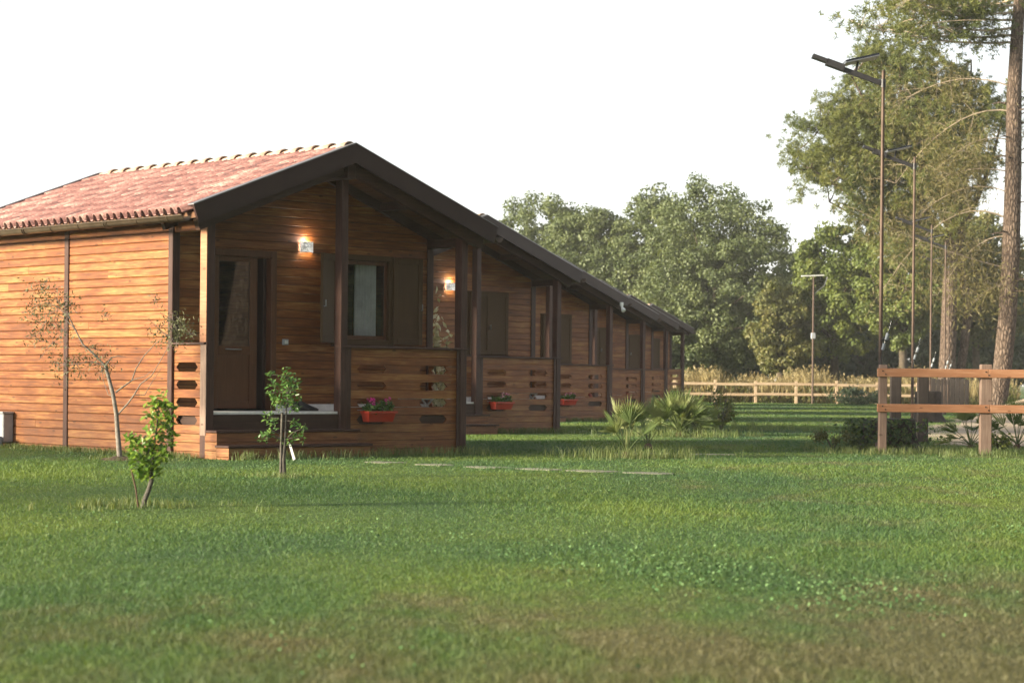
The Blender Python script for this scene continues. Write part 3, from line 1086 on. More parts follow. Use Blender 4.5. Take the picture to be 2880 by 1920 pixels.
ROT = math.atan2(0.684, 0.729)
P0 = (-4.004, 28.0)
STEP = (1.66, 12.7)
ZOFF = (0.0, 0.01, -0.04, -0.07, -0.02, 0.10)
cab_labels = [
    "nearest brown board cabin with sunlit side wall and open window shutters",
    "second cabin in the row, closed brown shutters, lit lamp left of its post",
    "third cabin in the row, carrying a small white floodlight under its eave",
    "fourth cabin in the receding row, between the floodlight cabin and the last two",
    "fifth cabin in the row, second to last before the trees",
    "last and smallest looking cabin in the row, trees showing through its porch",
]
cabins = []
near_cabin = make_cabin(True)
row_cabin = make_cabin(False)
for i in range(6):
    c = near_cabin if i == 0 else (row_cabin if i == 1 else copy_tree(row_cabin))
    c.location = (P0[0] + STEP[0] * i, P0[1] + STEP[1] * i, ZOFF[i])
    c.rotation_euler = (0, 0, ROT)
    tag(c, cab_labels[i], "cabin", "row of brown wooden cabins")
    cabins.append(c)


def cab(i, x, y, z):
    """a point of cabin i in the world"""
    cx, cy = P0[0] + STEP[0] * i, P0[1] + STEP[1] * i
    return Vector((cx + x * math.cos(ROT) - y * math.sin(ROT), cy + x * math.sin(ROT) + y * math.cos(ROT), z + ZOFF[i]))


# wall lamps
def wall_lamp(i, label):
    o = empty("wall_lamp", cab(i, 2.20, PD - 0.024, 2.84), ROT, label, "lamp", "lit lamps on the cabin fronts")
    MB().box(-0.05, 0.05, -0.012, 0.0, 0.01, 0.13, 0.003).build("back_plate", "steel", o)
    m = MB()
    seg = 12
    vs = []
    for z in (0.0, 0.145):
        for rad in (0.105, 0.101):
            for j in range(seg + 1):
                a = math.pi + math.pi * j / seg
                vs.append((rad * math.cos(a), -0.012 + rad * 0.95 * math.sin(a), z))
    n = seg + 1
    fs = []
    for j in range(seg):
        fs += [(j, j + 1, 2 * n + j + 1, 2 * n + j), (n + j + 1, n + j, 3 * n + j, 3 * n + j + 1), (j + 1, j, n + j, n + j + 1), (2 * n + j, 2 * n + j + 1, 3 * n + j + 1, 3 * n + j)]
    m.add(vs, fs, True)
    m.build("shade", "lamp_glow", o)
    m = MB()
    m.tube([(0, -0.055, 0.03), (0, -0.055, 0.06), (0, -0.055, 0.11), (0, -0.055, 0.14)], [0.014, 0.028, 0.028, 0.008], 10)
    m.build("bulb", "bulb_glow", o)
    ld = bpy.data.lights.new("lamp_light", 'POINT')
    ld.energy = 1.0
    ld.color = (1.0, 0.96, 0.90)
    ld.shadow_soft_size = 0.03
    lo = bpy.data.objects.new("lamp_light", ld)
    col.objects.link(lo)
    lo.parent = o
    lo.location = (0, -0.055, 0.175)


wall_lamp(0, "white patterned wall lamp glowing between door and window of nearest cabin")
wall_lamp(1, "lit wall lamp on the second cabin, seen past the nearest cabin's porch")

# white floodlight under the third cabin's eave
o = empty("floodlight", cab(2, W + 0.06, -0.30, 3.08), ROT, "small white twin floodlight under the third cabin's eave corner", "floodlight")
MB().box(-0.05, 0.05, -0.03, 0.03, 0.0, 0.10, 0.01).build("bracket", "white_plastic", o)
MB().tube([(0.0, 0, 0.0), (0, -0.02, -0.05), (0.01, -0.05, -0.10), (0.01, -0.08, -0.13)], [0.03, 0.035, 0.06, 0.055], 10).build("lamp_head", "white_plastic", o)

# flower boxes
rngf = np.random.default_rng(5)


def flower_box(i, label, petal, x=2.82, seed=0):
    rng = np.random.default_rng(40 + seed)
    o = empty("flower_box", cab(i, x, -0.03, 0.47), ROT, label, "flower box", "red flower boxes on the porch fronts")
    m = MB()
    L, h = 0.25, 0.15
    vs = []
    for z, lx, ya, yb in ((0.0, L - 0.035, -0.15, -0.02), (h, L, -0.19, -0.005)):
        vs += [(-lx, ya, z), (lx, ya, z), (lx, yb, z), (-lx, yb, z)]
    m.add(vs, [(3, 2, 1, 0), (0, 1, 5, 4), (1, 2, 6, 5), (2, 3, 7, 6), (3, 0, 4, 7)])
    m.box(-L - 0.012, L + 0.012, -0.203, -0.19, h - 0.03, h)
    m.box(-L - 0.012, -L, -0.189, -0.006, h - 0.03, h)
    m.box(L, L + 0.012, -0.189, -0.006, h - 0.03, h)
    m.build("trough", "red_plastic", o)
    MB().box(-L + 0.012, L - 0.012, -0.178, -0.012, h - 0.04, h - 0.015).build("soil", "potting_soil", o)
    n = 420
    p = np.stack([rng.uniform(-L * 0.92, L * 0.85, n), rng.uniform(-0.19, 0.01, n), rng.uniform(0, 1, n) ** 1.2 * 0.13 + h - 0.02], axis=1)
    p[:, 2] += 0.03 * np.sin(p[:, 0] * 14)
    leaves("foliage", p, rng.normal(size=(n, 3)) + np.array([0, -0.5, 0.8]), 0.055, 0.04, "citrus_dark_leaf", o, rng)
    n = 40
    ctr = np.stack([rng.uniform(-L * 0.8, L * 0.75, 9), rng.uniform(-0.19, -0.08, 9), rng.uniform(h + 0.09, h + 0.17, 9)], axis=1)
    pp = np.concatenate([c + rng.normal(0, 0.014, (6, 3)) for c in ctr])
    leaves("blossom", pp, rng.normal(size=(len(pp), 3)) + np.array([0.3, -1, 0.5]), 0.038, 0.034, petal, o, rng)
    MB().tube([(-L - 0.06, -0.01, h + 0.012), (L + 0.0, -0.01, h + 0.012)], 0.006, 6).build("hanger", "steel", o)
    return o


flower_box(0, "red flower box with pink blooms on the nearest cabin's porch front", "petal_pink", seed=1)
flower_box(1, "red flower box with pale blooms on the second cabin's porch front", "petal_pale", seed=2)
flower_box(2, "red flower box on the third cabin, half hidden by the second cabin's corner", "petal_pale", seed=3)


# shoes and small things left on the porches
def shoe(i, x, y, z, rz, mat, label, s=1.0):
    o = empty("shoe", cab(i, x, y, z), ROT + rz, label, "shoe")
    m = MB()
    prof = [(-0.12, 0.035, 0.10), (-0.07, 0.04, 0.115), (-0.01, 0.042, 0.085), (0.06, 0.05, 0.055), (0.12, 0.045, 0.035), (0.15, 0.02, 0.02)]
    vs, fs = [], []
    n = 10
    for (px, w, h) in prof:
        for k in range(n):
            a = 2 * math.pi * k / n
            vs.append((px * s, math.cos(a) * w * s, max(0.012, (0.5 + 0.5 * math.sin(a)) * h) * s))
    for r in range(len(prof) - 1):
        for k in range(n):
            fs.append((r * n + k, r * n + (k + 1) % n, (r + 1) * n + (k + 1) % n, (r + 1) * n + k))
    fs += [tuple(reversed(range(n))), tuple(range((len(prof) - 1) * n, len(prof) * n))]
    m.add(vs, fs, True)
    m.build("upper", mat, o)
    MB().box(-0.125 * s, 0.13 * s, -0.04 * s, 0.04 * s, 0.0, 0.013 * s, 0.004).build("sole", "black_rubber", o)


shoe(0, 1.86, 0.42, DECK, R(20), "shoe_black", "black shoe on the nearest porch floor, the one behind the potted sapling", 1.25)
shoe(0, 2.02, 0.48, DECK, R(-10), "shoe_black", "black shoe on the nearest porch floor, the one nearer the centre post", 1.25)


def porch_box(i, x, y, label, mat_top="white_plastic"):
    o = empty("folding_rack", cab(i, x, y, DECK), ROT, label, "drying rack")
    for sx in (-0.20, 0.20):
        MB().bar((sx, -0.10, 0.0), (sx, 0.10, 0.16), 0.02, 0.02, (1, 0, 0)).build("leg", mat_top, o)
        MB().bar((sx + 0.021, 0.10, 0.0), (sx + 0.021, -0.10, 0.16), 0.02, 0.02, (1, 0, 0)).build("leg", mat_top, o)
    MB().box(-0.24, 0.24, -0.13, 0.13, 0.16, 0.185, 0.005).build("top", mat_top, o)


porch_box(0, 3.96, 0.40, "low white folding stand behind the nearest balustrade's lowest right opening")
porch_box(1, 3.96, 0.40, "low white folding stand behind the second balustrade's lowest right opening")
for i, lab in ((2, "third"), (3, "fourth")):
    shoe(i, 4.05, 0.35, DECK, R(60), "shoe_red", "red slipper showing through the %s porch front's lowest opening" % lab, 1.5)

# meter box at the foot of the sunlit wall
o = empty("meter_box", cab(0, -0.03, 5.12, 0.0), ROT, "grey utility meter box at the left foot of the sunlit wall", "meter box")
MB().box(-0.17, 0.0, -0.24, 0.24, 0.08, 0.50, 0.012).build("housing", "grey_plastic", o)
MB().box(-0.19, 0.0, -0.26, 0.26, 0.501, 0.53, 0.006).build("lid", "grey_plastic", o)
MB().box(-0.192, -0.171, -0.12, 0.02, 0.30, 0.44, 0.008).build("dial_window", "steel", o)
MB().tube([(-0.20, -0.04, 0.28), (-0.23, -0.03, 0.20), (-0.20, 0.02, 0.10), (-0.16, 0.03, 0.0)], 0.014, 8).build("pipe", "black_rubber", o)
m = MB()
m.box(-0.32, -0.20, -0.30, -0.02, 0.0, 0.17, 0.02)
m.build("lower_box", "blue_plastic", o)

# ------------------------------------------------------------------ paving strips in the grass
rp = random.Random(4)
pav = [(-1.62, 27.3, 0.55), (-0.95, 26.7, 0.5), (-0.30, 26.1, 0.62), (0.35, 25.7, 0.6), (0.95, 25.3, 0.7), (1.62, 24.9, 0.6), (1.95, 31.6, 0.9), (2.9, 31.5, 0.8)]
pav_words = ["leftmost, nearest the cabin corner", "second from the cabin corner", "third from the cabin corner", "fourth from the cabin corner",
             "left of the small palm's foot line", "at the near end of the row", "by the bushy palm's right foot", "farthest right past the bushy palm"]
for (x, y, w), wd in zip(pav, pav_words):
    m = MB()
    k = 9
    vs = []
    for z, s in ((-0.02, 1.0), (0.006, 1.0), (0.009, 0.95)):
        for j in range(k):
            a = 2 * math.pi * j / k
            r = 1 + 0.10 * math.sin(j * 2.3 + x * 5)
            vs.append((math.copysign(abs(math.cos(a)) ** 0.5, math.cos(a)) * w / 2 * r * s, math.copysign(abs(math.sin(a)) ** 0.5, math.sin(a)) * 0.19 * r * s, z))
    fs = [tuple(range(2 * k, 3 * k))]
    for r in range(2):
        for j in range(k):
            fs.append((r * k + j, r * k + (j + 1) % k, (r + 1) * k + (j + 1) % k, (r + 1) * k + j))
    o = m.add(vs, fs).build("paving_stone", "paver_stone")
    o.location = (x, y, 0.0)
    o.rotation_euler = (0, 0, R(-38) + rp.uniform(-0.1, 0.1) if y < 30 else 0.0)
    tag(o, "pale flat paving stone sunk in the grass, " + wd, "paving stone", "paving stones in the lawn")

# ------------------------------------------------------------------ lamp posts with solar panels
POLE_H = 6.0


def solar_lamp(x, y, label, rz=0.0, h=POLE_H, cable=True, short=False):
    o = empty("solar_street_lamp", (x, y, 0), rz, label, "street lamp", "solar street lamps along the fence")
    MB().tube([(0, 0, -0.05), (0, 0, 1.2), (0, 0, h)], [0.036, 0.033, 0.027], 10).build("pole", "rust_pole", o)
    MB().tube([(0, 0, -0.02), (0, 0, 0.14), (0, 0, 0.15)], [0.075, 0.07, 0.03], 10).build("base_sleeve", "rust_pole", o)
    za = h - 0.20
    m = MB()
    m.bar((0.02, 0, za - 0.02), (-0.80, 0, za + 0.27), 0.06, 0.075)
    m.build("arm", "lamp_arm_metal", o)
    MB().tube([(0, 0, za - 0.07), (0, 0, za + 0.06)], 0.042, 10).build("collar", "lamp_arm_metal", o)
    m = MB()
    m.bar((-0.62, 0, za + 0.225), (-0.90, 0, za + 0.325), 0.17, 0.10)
    m.bar((-0.88, 0, za + 0.33), (-1.12, 0, za + 0.415), 0.17, 0.06)
    m.build("lamp_head", "lamp_arm_metal", o)
    m = MB()
    m.bar((-0.44, 0, za + 0.15), (-0.40, 0, za + 0.33), 0.035, 0.035, (0, 1, 0))
    m.build("panel_bracket", "lamp_arm_metal", o)
    pa, pb = Vector((-0.62, 0, za + 0.31)), Vector((-0.10, 0, za + 0.43))
    p = MB().bar(pa, pb, 0.42, 0.036).build("solar_panel", "solar_panel_black", o)
    MB().bar(pa + Vector((0, 0, -0.022)), pb + Vector((0, 0, -0.022)), 0.44, 0.014).build("panel_frame", "steel", p)
    if cable:
        MB().tube([(-0.03, -0.05, 1.05), (-0.015, -0.06, 1.35), (0.02, -0.07, 1.58), (0.07, -0.07, 1.78), (0.12, -0.07, 1.92), (0.155, -0.07, 2.06)], 0.008, 6).build("cable", "solar_panel_black", o)
        MB().tube([(0.02, -0.07, 1.60), (0.045, -0.07, 1.70)], 0.026, 8).build("connector", "connector_grey", o)
        MB().tube([(0.07, -0.07, 1.76), (0.105, -0.07, 1.86)], 0.032, 8).build("connector", "connector_grey", o)
        MB().tube([(0.0, -0.06, 1.74), (0.06, -0.07, 1.80)], 0.016, 6).build("clip", "black_rubber", o)
    return o


solar_lamp(5.80, 33.6, "tallest looking solar street lamp, rising behind the end fence post")
solar_lamp(8.71, 46.4, "second solar street lamp from the front along the fence")
solar_lamp(12.98, 66.2, "third solar street lamp from the front, in front of the plank screen")
solar_lamp(14.96, 73.8, "fourth solar street lamp from the front, thin pole by the red trunk")
solar_lamp(17.64, 86.3, "rearmost solar street lamp of the row, against the red trunk")
o = empty("lamp_mast", (15.02, 106.6, 0), R(8), "slim dark mast with a pale crossbar standing before the far rail fence", "lamp mast")
MB().tube([(0, 0, 0), (0, 0, 3.2), (0, 0, 6.4)], [0.055, 0.05, 0.04], 8).build("pole", "rust_pole", o)
MB().bar((-0.62, 0, 6.37), (0.52, 0, 6.43), 0.14, 0.05).build("crossbar", "white_plastic", o)
MB().tube([(0.04, 0, 5.5), (0.55, 0, 5.9), (0.72, 0, 6.35)], 0.02, 6).build("stay", "steel", o)
MB().box(-0.10, 0.10, -0.1, 0.06, 3.25, 3.55, 0.01).build("control_box", "grey_plastic", o)

# ------------------------------------------------------------------ fences
o = empty("rail_fence", (5.66, 32.5, 0), R(0), "orange brown two-rail timber fence at the right edge of the lawn", "fence")
for k, (x, w, h) in enumerate(((0.0, 0.12, 1.36), (1.57, 0.175, 1.38), (3.15, 0.15, 1.37), (4.75, 0.15, 1.37), (6.35, 0.15, 1.37))):
    MB().box(x - w / 2, x + w / 2, 0.0, 0.12, 0, h, 0.01).build("post", "fence_post_timber", o)
for x0, x1 in ((-0.10, 1.60), (1.602, 4.78), (4.782, 6.5)):
    MB().box(x0, x1, -0.045, -0.003, 1.175, 1.305, 0.008).build("rail", "fence_timber", o)
for x0, x1 in ((-0.10, 1.62), (1.622, 4.80), (4.802, 6.5)):
    MB().box(x0, x1, -0.047, -0.003, 0.64, 0.765, 0.008).build("rail", "fence_timber", o)

for x in (0.0, 1.57, 3.15, 4.75, 6.35):
    for z in (1.215, 1.265, 0.68, 0.73):
        dx = 0.025 if z in (1.215, 0.68) else -0.02
        MB().tube([(x + dx, -0.055, z), (x + dx, -0.044, z)], 0.011, 8).build("bolt", "black_rubber", o)

o = empty("far_rail_fence", (-2.0, 108.0, 0), 0, "low pale two-rail fence far back in front of the dry reeds", "fence")
xs = [k * 2.05 for k in range(13)]
for k, x in enumerate(xs):
    MB().box(x - 0.07, x + 0.07, 0.0, 0.12, 0, 1.12 + 0.05 * (k % 3 == 0), 0.01).build("post", "pale_timber", o)
for k in range(len(xs) - 1):
    for z in (0.90, 0.38):
        dz = 0.02 * math.sin(k * 1.9)
        MB().box(xs[k] + 0.005, xs[k + 1] - 0.005, -0.045, -0.003, z + dz, z + 0.13 + dz, 0.006).build("rail", "pale_timber", o)

# two old gate boards behind the fence, and the plank screen further back
for x, w, lab in ((7.05, 0.20, "left one of two dark upright timbers standing behind the rail fence"), (7.55, 0.20, "right one of two dark upright timbers standing behind the rail fence")):
    o = MB().box(-w / 2, w / 2, -0.05, 0.05, 0, 1.36, 0.015).build("timber_upright", "grey_timber")
    o.location = (x, 39.2, 0)
    tag(o, lab, "timber post", "dark uprights behind the fence")
o = empty("plank_screen", (17.3, 90.0, 0), 0, "dark weathered vertical plank screen seen between the fence rails", "plank screen")
rr = random.Random(2)
for k in range(10):
    MB().box(k * 0.20, k * 0.20 + 0.185, 0, 0.03 + rr.uniform(0, 0.01), 0, 1.28 + rr.uniform(-0.05, 0.05), 0.006).build("plank", "grey_timber", o)
for z in (0.35, 1.0):
    MB().box(0, 2.0, 0.045, 0.09, z, z + 0.08).build("batten", "grey_timber", o)

# ------------------------------------------------------------------ plants
def skin(m, pts, rad, n=7):
    m.tube(pts, rad, n)


def curve_pts(a, b, bend, n=6):
    a, b, bend = Vector(a), Vector(b), Vector(bend)
    return [a.lerp(b, t / n) + bend * (4 * (t / n) * (1 - t / n)) for t in range(n + 1)]


def stump(x, y, r, h, label, seed=1):
    rr = random.Random(seed)
    n = 22
    m = MB()
    vs, fs = [], []
    wob = [rr.uniform(-0.06, 0.06) for _ in range(n)]
    prof = [(1.75, -0.02), (1.35, 0.06), (1.12, 0.22), (1.03, 0.5), (1.0, 0.94), (0.97, 1.0), (0.6, 1.02)]
    for (s, z) in prof:
        for k in range(n):
            a = 2 * math.pi * k / n
            q = s * (1 + wob[k] + 0.10 * max(0, s - 1) * math.cos(5 * a + seed))
            vs.append((math.cos(a) * r * q, math.sin(a) * r * q, z * h))
    for i in range(len(prof) - 1):
        for k in range(n):
            fs.append((i * n + k, i * n + (k + 1) % n, (i + 1) * n + (k + 1) % n, (i + 1) * n + k))
    fs.append(tuple(range((len(prof) - 1) * n, len(prof) * n)))
    o = empty("tree_stump", (x, y, 0), 0, label, "stump")
    m.add(vs, fs, True)
    m.build("trunk", "stump_dark", o)
    return o


st = stump(6.15, 34.6, 0.42, 0.50, "broad dark tree stump overgrown with ivy beside the fence's end post", 3)
rng = np.random.default_rng(8)
n = 2600
a = rng.uniform(0, 6.283, n)
rad = 0.46 + rng.gamma(2.0, 0.06, n)
zz = rng.uniform(0.0, 0.50, n)
keep = (np.cos(a) < 0.35) | (rng.uniform(0, 1, n) < 0.12)
p = np.stack([np.cos(a) * rad * 1.15, np.sin(a) * rad, zz], axis=1)[keep]
leaves("ivy", p, np.stack([np.cos(a), np.sin(a), rng.uniform(0, 1, n)], axis=1)[keep] + rng.normal(0, 0.5, (keep.sum(), 3)), 0.065, 0.05, "ivy_leaf", st, rng)
stump(11.7, 60.0, 0.36, 0.85, "dark stump standing on the bare earth below the plank screen", 6)


def fan_palm(x, y, s, nfr, label, seed, spread=1.0, stem=0.12, tilt0=0.15):
    rr = random.Random(seed)
    o = empty("fan_palm", (x, y, 0), rr.uniform(0, 6), label, "palm", "dwarf fan palms")
    m = MB()
    skin(m, [(0, 0, -0.02), (0, 0, stem * 0.6), (0.0, 0, stem)], [0.09 * s, 0.08 * s, 0.04 * s], 9)
    m.build("stem", "stake_wood", o)
    for k in range(nfr):
        az = k * 2.399 + rr.uniform(-0.3, 0.3)
        inc = tilt0 + spread * (k / nfr) ** 0.9 * rr.uniform(0.75, 1.15)      # from upright
        L = s * rr.uniform(0.42, 0.62)
        d = Vector((math.cos(az) * math.sin(inc), math.sin(az) * math.sin(inc), math.cos(inc)))
        hub = Vector((0, 0, stem)) + d * L + Vector((0, 0, -0.10 * L * math.sin(inc)))
        m = MB()
        skin(m, [(0, 0, stem * 0.8), tuple(Vector((0, 0, stem)) + d * L * 0.5), tuple(hub)], [0.012 * s, 0.008 * s, 0.006 * s], 5)
        # blade: folded fan of pointed leaflets
        dn = (d + Vector((0, 0, -0.35 * math.sin(inc)))).normalized()
        side = dn.cross(Vector((0, 0, 1)))
        side = side.normalized() if side.length > 0.05 else Vector((1, 0, 0))
        roll = Matrix.Rotation(rr.uniform(-0.9, 0.9), 3, dn)
        side = roll @ side
        nrm = side.cross(dn).normalized()
        nl = 19
        for j in range(nl):
            t = (j / (nl - 1) - 0.5) * 2
            th = t * R(66)
            ld = (dn * math.cos(th) + side * math.sin(th) + nrm * (0.40 * abs(t) + rr.uniform(-0.06, 0.06))).normalized()
            ll = s * 0.44 * (1 - 0.30 * abs(t)) * rr.uniform(0.9, 1.08)
            wv = ld.cross(nrm).normalized() * (0.0125 * s)
            tip = hub + ld * ll + Vector((0, 0, -0.04 * s * rr.random()))
            mid = hub + ld * ll * 0.5
            vs = [tuple(hub), tuple(mid + wv + nrm * 0.008 * s), tuple(tip), tuple(mid - wv + nrm * 0.008 * s), tuple(mid - nrm * 0.006 * s)]
            m.add(vs, [(0, 4, 1), (1, 4, 2), (0, 3, 4), (3, 2, 4)])
        fr = m.build("frond", "palm_leaf", o)
        at = fr.data.attributes.new("rnd", 'FLOAT', 'POINT')
        v = np.full(len(fr.data.vertices), rr.random(), dtype=np.float32) + np.random.default_rng(seed * 50 + k).normal(0, 0.12, len(fr.data.vertices))
        at.data.foreach_set("value", np.clip(v, 0, 1).astype(np.float32))
    return o


fan_palm(1.62, 29.9, 0.84, 10, "small open dwarf fan palm on a short stem, nearest on the lawn", 3, 0.80, 0.08, 0.06)
fan_palm(2.15, 33.5, 0.80, 7, "young fan palm tucked behind and left of the bushy palm", 14, 0.8, 0.10)
fan_palm(3.30, 42.0, 0.92, 46, "bushy dense dwarf fan palm in the middle of the lawn", 5, 1.25, 0.10)
fan_palm(3.75, 42.6, 0.72, 12, "low palm clump pressed against the bushy palm's right side", 9, 1.2, 0.08)
fan_palm(7.75, 36.0, 0.80, 15, "spiky fan palm left of the thick fence post, behind the rails", 21, 1.35, 0.06)
fan_palm(8.35, 35.2, 0.85, 10, "sparse spiky fan palm right of the thick fence post", 23, 1.2, 0.10)


def shrub(name, x, y, rx, rz, n, mat, leaf, label, seed, cat="shrub", stems=5, bark="sapling_bark", group=None):
    rng = np.random.default_rng(seed)
    o = empty(name, (x, y, 0), 0, label, cat, group)
    m = MB()
    for k in range(stems):
        a = rng.uniform(0, 6.28)
        skin(m, curve_pts((0, 0, -0.02), (math.cos(a) * rx * 0.55, math.sin(a) * rx * 0.55, rz * rng.uniform(0.6, 0.95)), (0, 0, 0.05), 4), [0.016, 0.013, 0.010, 0.007, 0.004], 5)
    m.build("stems", bark, o)
    k = max(6, n // 60)
    c = rng.normal(size=(k, 3))
    c = unit(c) * (rng.uniform(0.3, 1, (k, 1)) ** 0.5) * np.array([rx, rx, rz * 0.5]) * 0.85
    c[:, 2] += rz * 0.52
    i = rng.integers(0, k, n)
    p = c[i] + rng.normal(0, 0.13, (n, 3)) * np.array([rx, rx, rz])
    p[:, 2] = np.maximum(p[:, 2], 0.02)
    leaves("foliage", p, rng.normal(size=(n, 3)) + np.array([0, 0, 0.7]), leaf, leaf * 0.55, mat, o, rng)
    return o


shrub("leafy_shrub", 7.62, 33.4, 0.26, 0.40, 500, "bright_leaf", 0.06, "low bright leafy shrub at the foot of the thick fence post", 31)
shrub("weed_clump", 5.15, 34.2, 0.34, 0.32, 500, "tan_leaf", 0.05, "yellowish weed clump left of the ivy stump", 33, "weeds")
shrub("thin_shrub", 4.62, 47.0, 0.42, 0.90, 230, "tan_leaf", 0.09, "wispy pale young shrub right of the bushy palm", 35)
shrub("low_shrub", 5.05, 51.0, 0.50, 0.95, 240, "bright_leaf", 0.09, "wispy green young shrub behind the pale one, before the far fence", 36)
shrub("dark_shrub", 3.95, 46.0, 0.24, 0.40, 260, "stump_leaf" if False else "deep_leaf", 0.06, "small dark brownish shrub between bushy palm and wispy shrubs", 37)
shrub("brush_mound", 17.0, 104.5, 1.5, 0.8, 1500, "deep_leaf", 0.16, "low dark mound of brush lying before the far fence", 38)
shrub("silver_shrub", -1.17, 34.6, 0.22, 2.05, 700, "silver_leaf", 0.12, "silvery pale shrub seen through the nearest cabin's porch, below the second lamp", 39)


# saplings
def sapling(name, x, y, trunk, rads, clusters, mat, leaf, label, seed, bark="sapling_bark", per=18, wide=0.5, twig=0.004, spread=0.055):
    rng = np.random.default_rng(seed)
    o = empty(name, (x, y, 0), 0, label, "sapling")
    m = MB()
    skin(m, trunk, rads, 9)
    T = [Vector(t) for t in trunk]
    for (cx, cy, cz, r, k) in clusters:
        c = Vector((cx, cy, cz))
        b = min(T, key=lambda t: (t - c).length + max(0, t.z - c.z) * 2)
        skin(m, curve_pts(b, c, (0, 0, 0.02), 4), [twig * 1.6, twig * 1.4, twig * 1.2, twig, twig * 0.7], 5)
    m.build("trunk", bark, o)
    P, Nn, A = [], [], []
    for (cx, cy, cz, r, k) in clusters:
        k = int(k * 2.0)
        d = unit(rng.normal(size=(k, 3)) + np.array([0, 0, 0.25]))
        P.append(np.array([cx, cy, cz]) + d * r * 1.25 * rng.uniform(0.3, 1.0, (k, 1)))
        A.append(d + rng.normal(0, 0.35, (k, 3)) + np.array([0, 0, -0.15]))
        Nn.append(rng.normal(0, 0.5, (k, 3)) + np.array([-0.3, -0.5, 0.9]))
    P, Nn, A = np.concatenate(P), np.concatenate(Nn), np.concatenate(A)
    leaves("foliage", P, Nn, leaf, leaf * wide, mat, o, rng, axis=A, fold=0.22)
    return o


# left citrus sapling with a crooked dark trunk (about 0.9 m)
sx, sy = -2.97, 17.5
cl = [(0.10, 0.0, 0.86, 0.09, 26), (0.02, 0.03, 0.83, 0.08, 16), (0.15, -0.02, 0.80, 0.08, 16), (0.06, 0, 0.72, 0.10, 24), (0.13, 0.03, 0.68, 0.09, 20), (0.06, -0.03, 0.60, 0.10, 24), (0.12, 0.0, 0.54, 0.10, 22),
      (-0.16, 0.0, 0.55, 0.06, 16), (-0.13, 0.02, 0.48, 0.07, 18), (-0.05, -0.02, 0.48, 0.09, 24), (0.03, 0.02, 0.44, 0.10, 26), (0.10, 0, 0.42, 0.08, 18), (-0.10, 0, 0.38, 0.08, 20), (0.0, 0.03, 0.34, 0.09, 22), (-0.06, 0, 0.28, 0.08, 18), (0.04, -0.02, 0.29, 0.06, 14)]
sapling("citrus_sapling", sx, sy, [(-0.05, 0, -0.03), (-0.035, 0, 0.06), (0.0, 0, 0.15), (0.02, 0, 0.22), (0.015, 0, 0.30), (0.03, 0, 0.42), (0.05, 0, 0.58), (0.07, 0, 0.74), (0.07, 0, 0.86)],
        [0.024, 0.021, 0.020, 0.020, 0.015, 0.010, 0.008, 0.006, 0.004], cl, "citrus_leaf", 0.066, "bright green citrus sapling with a crooked dark trunk, leftmost on the lawn", 51)
o = MB().tube([(-0.055, 0, 0.34), (-0.01, 0, 0.15), (0.015, 0, -0.03)], 0.007, 7).build("stake", "stake_wood")
o.location = (sx - 0.10, sy + 0.02, 0)
tag(o, "thin brown stake leaning beside the crooked citrus sapling", "stake")

# second sapling before the steps (about 1.1 m)
sx, sy = -2.46, 23.0
cl = [(-0.15, 0, 1.10, 0.045, 9), (-0.13, 0.02, 1.00, 0.06, 12), (-0.14, 0, 0.90, 0.055, 10), (-0.09, 0.02, 0.82, 0.07, 14), (0.02, 0, 1.10, 0.07, 16), (0.07, 0, 1.05, 0.08, 20), (0.12, 0, 1.00, 0.07, 16), (0.02, 0.02, 0.97, 0.09, 22), (0.09, 0, 0.93, 0.09, 22), (0.0, 0, 0.86, 0.09, 22), (0.12, 0.02, 0.84, 0.08, 16), (0.05, -0.02, 0.80, 0.08, 18), (-0.04, 0, 0.78, 0.07, 14), (0.14, 0, 0.76, 0.05, 10),
      (-0.17, 0, 0.64, 0.07, 12), (-0.10, 0, 0.60, 0.05, 8), (-0.12, 0, 0.50, 0.06, 10), (-0.22, 0, 0.42, 0.07, 12), (-0.17, 0, 0.45, 0.05, 8), (0.13, 0, 0.58, 0.06, 10), (0.19, 0, 0.52, 0.06, 10), (0.10, 0, 0.44, 0.06, 9), (0.20, 0, 0.42, 0.05, 7), (0.05, 0, 0.36, 0.05, 8), (-0.03, 0, 0.40, 0.05, 6)]
sap2 = sapling("young_fruit_tree", sx, sy, [(0.015, 0, -0.03), (0.005, 0, 0.20), (0.02, 0, 0.40), (0.025, 0, 0.60), (0.03, 0, 0.75), (0.05, 0, 0.90), (0.06, 0, 1.05)], [0.026, 0.023, 0.015, 0.011, 0.009, 0.007, 0.004], cl, "citrus_dark_leaf", 0.052,
               "young fruit tree with a hanging white tag standing before the cabin steps", 52)
MB().add([(0.05, -0.03, 0.40), (0.085, -0.03, 0.36), (0.135, -0.02, 0.20), (0.11, -0.02, 0.185), (0.05, -0.026, 0.40), (0.085, -0.026, 0.36), (0.135, -0.016, 0.20), (0.11, -0.016, 0.185)],
         [(0, 3, 2, 1), (4, 5, 6, 7), (0, 1, 5, 4), (1, 2, 6, 5), (2, 3, 7, 6), (3, 0, 4, 7)]).build("paper_label", "paper_tag", sap2)
MB().tube([(-0.022, -0.012, -0.03), (-0.02, -0.012, 0.34), (-0.012, -0.012, 0.70)], 0.014, 8).build("support_cane", "sapling_bark", sap2)


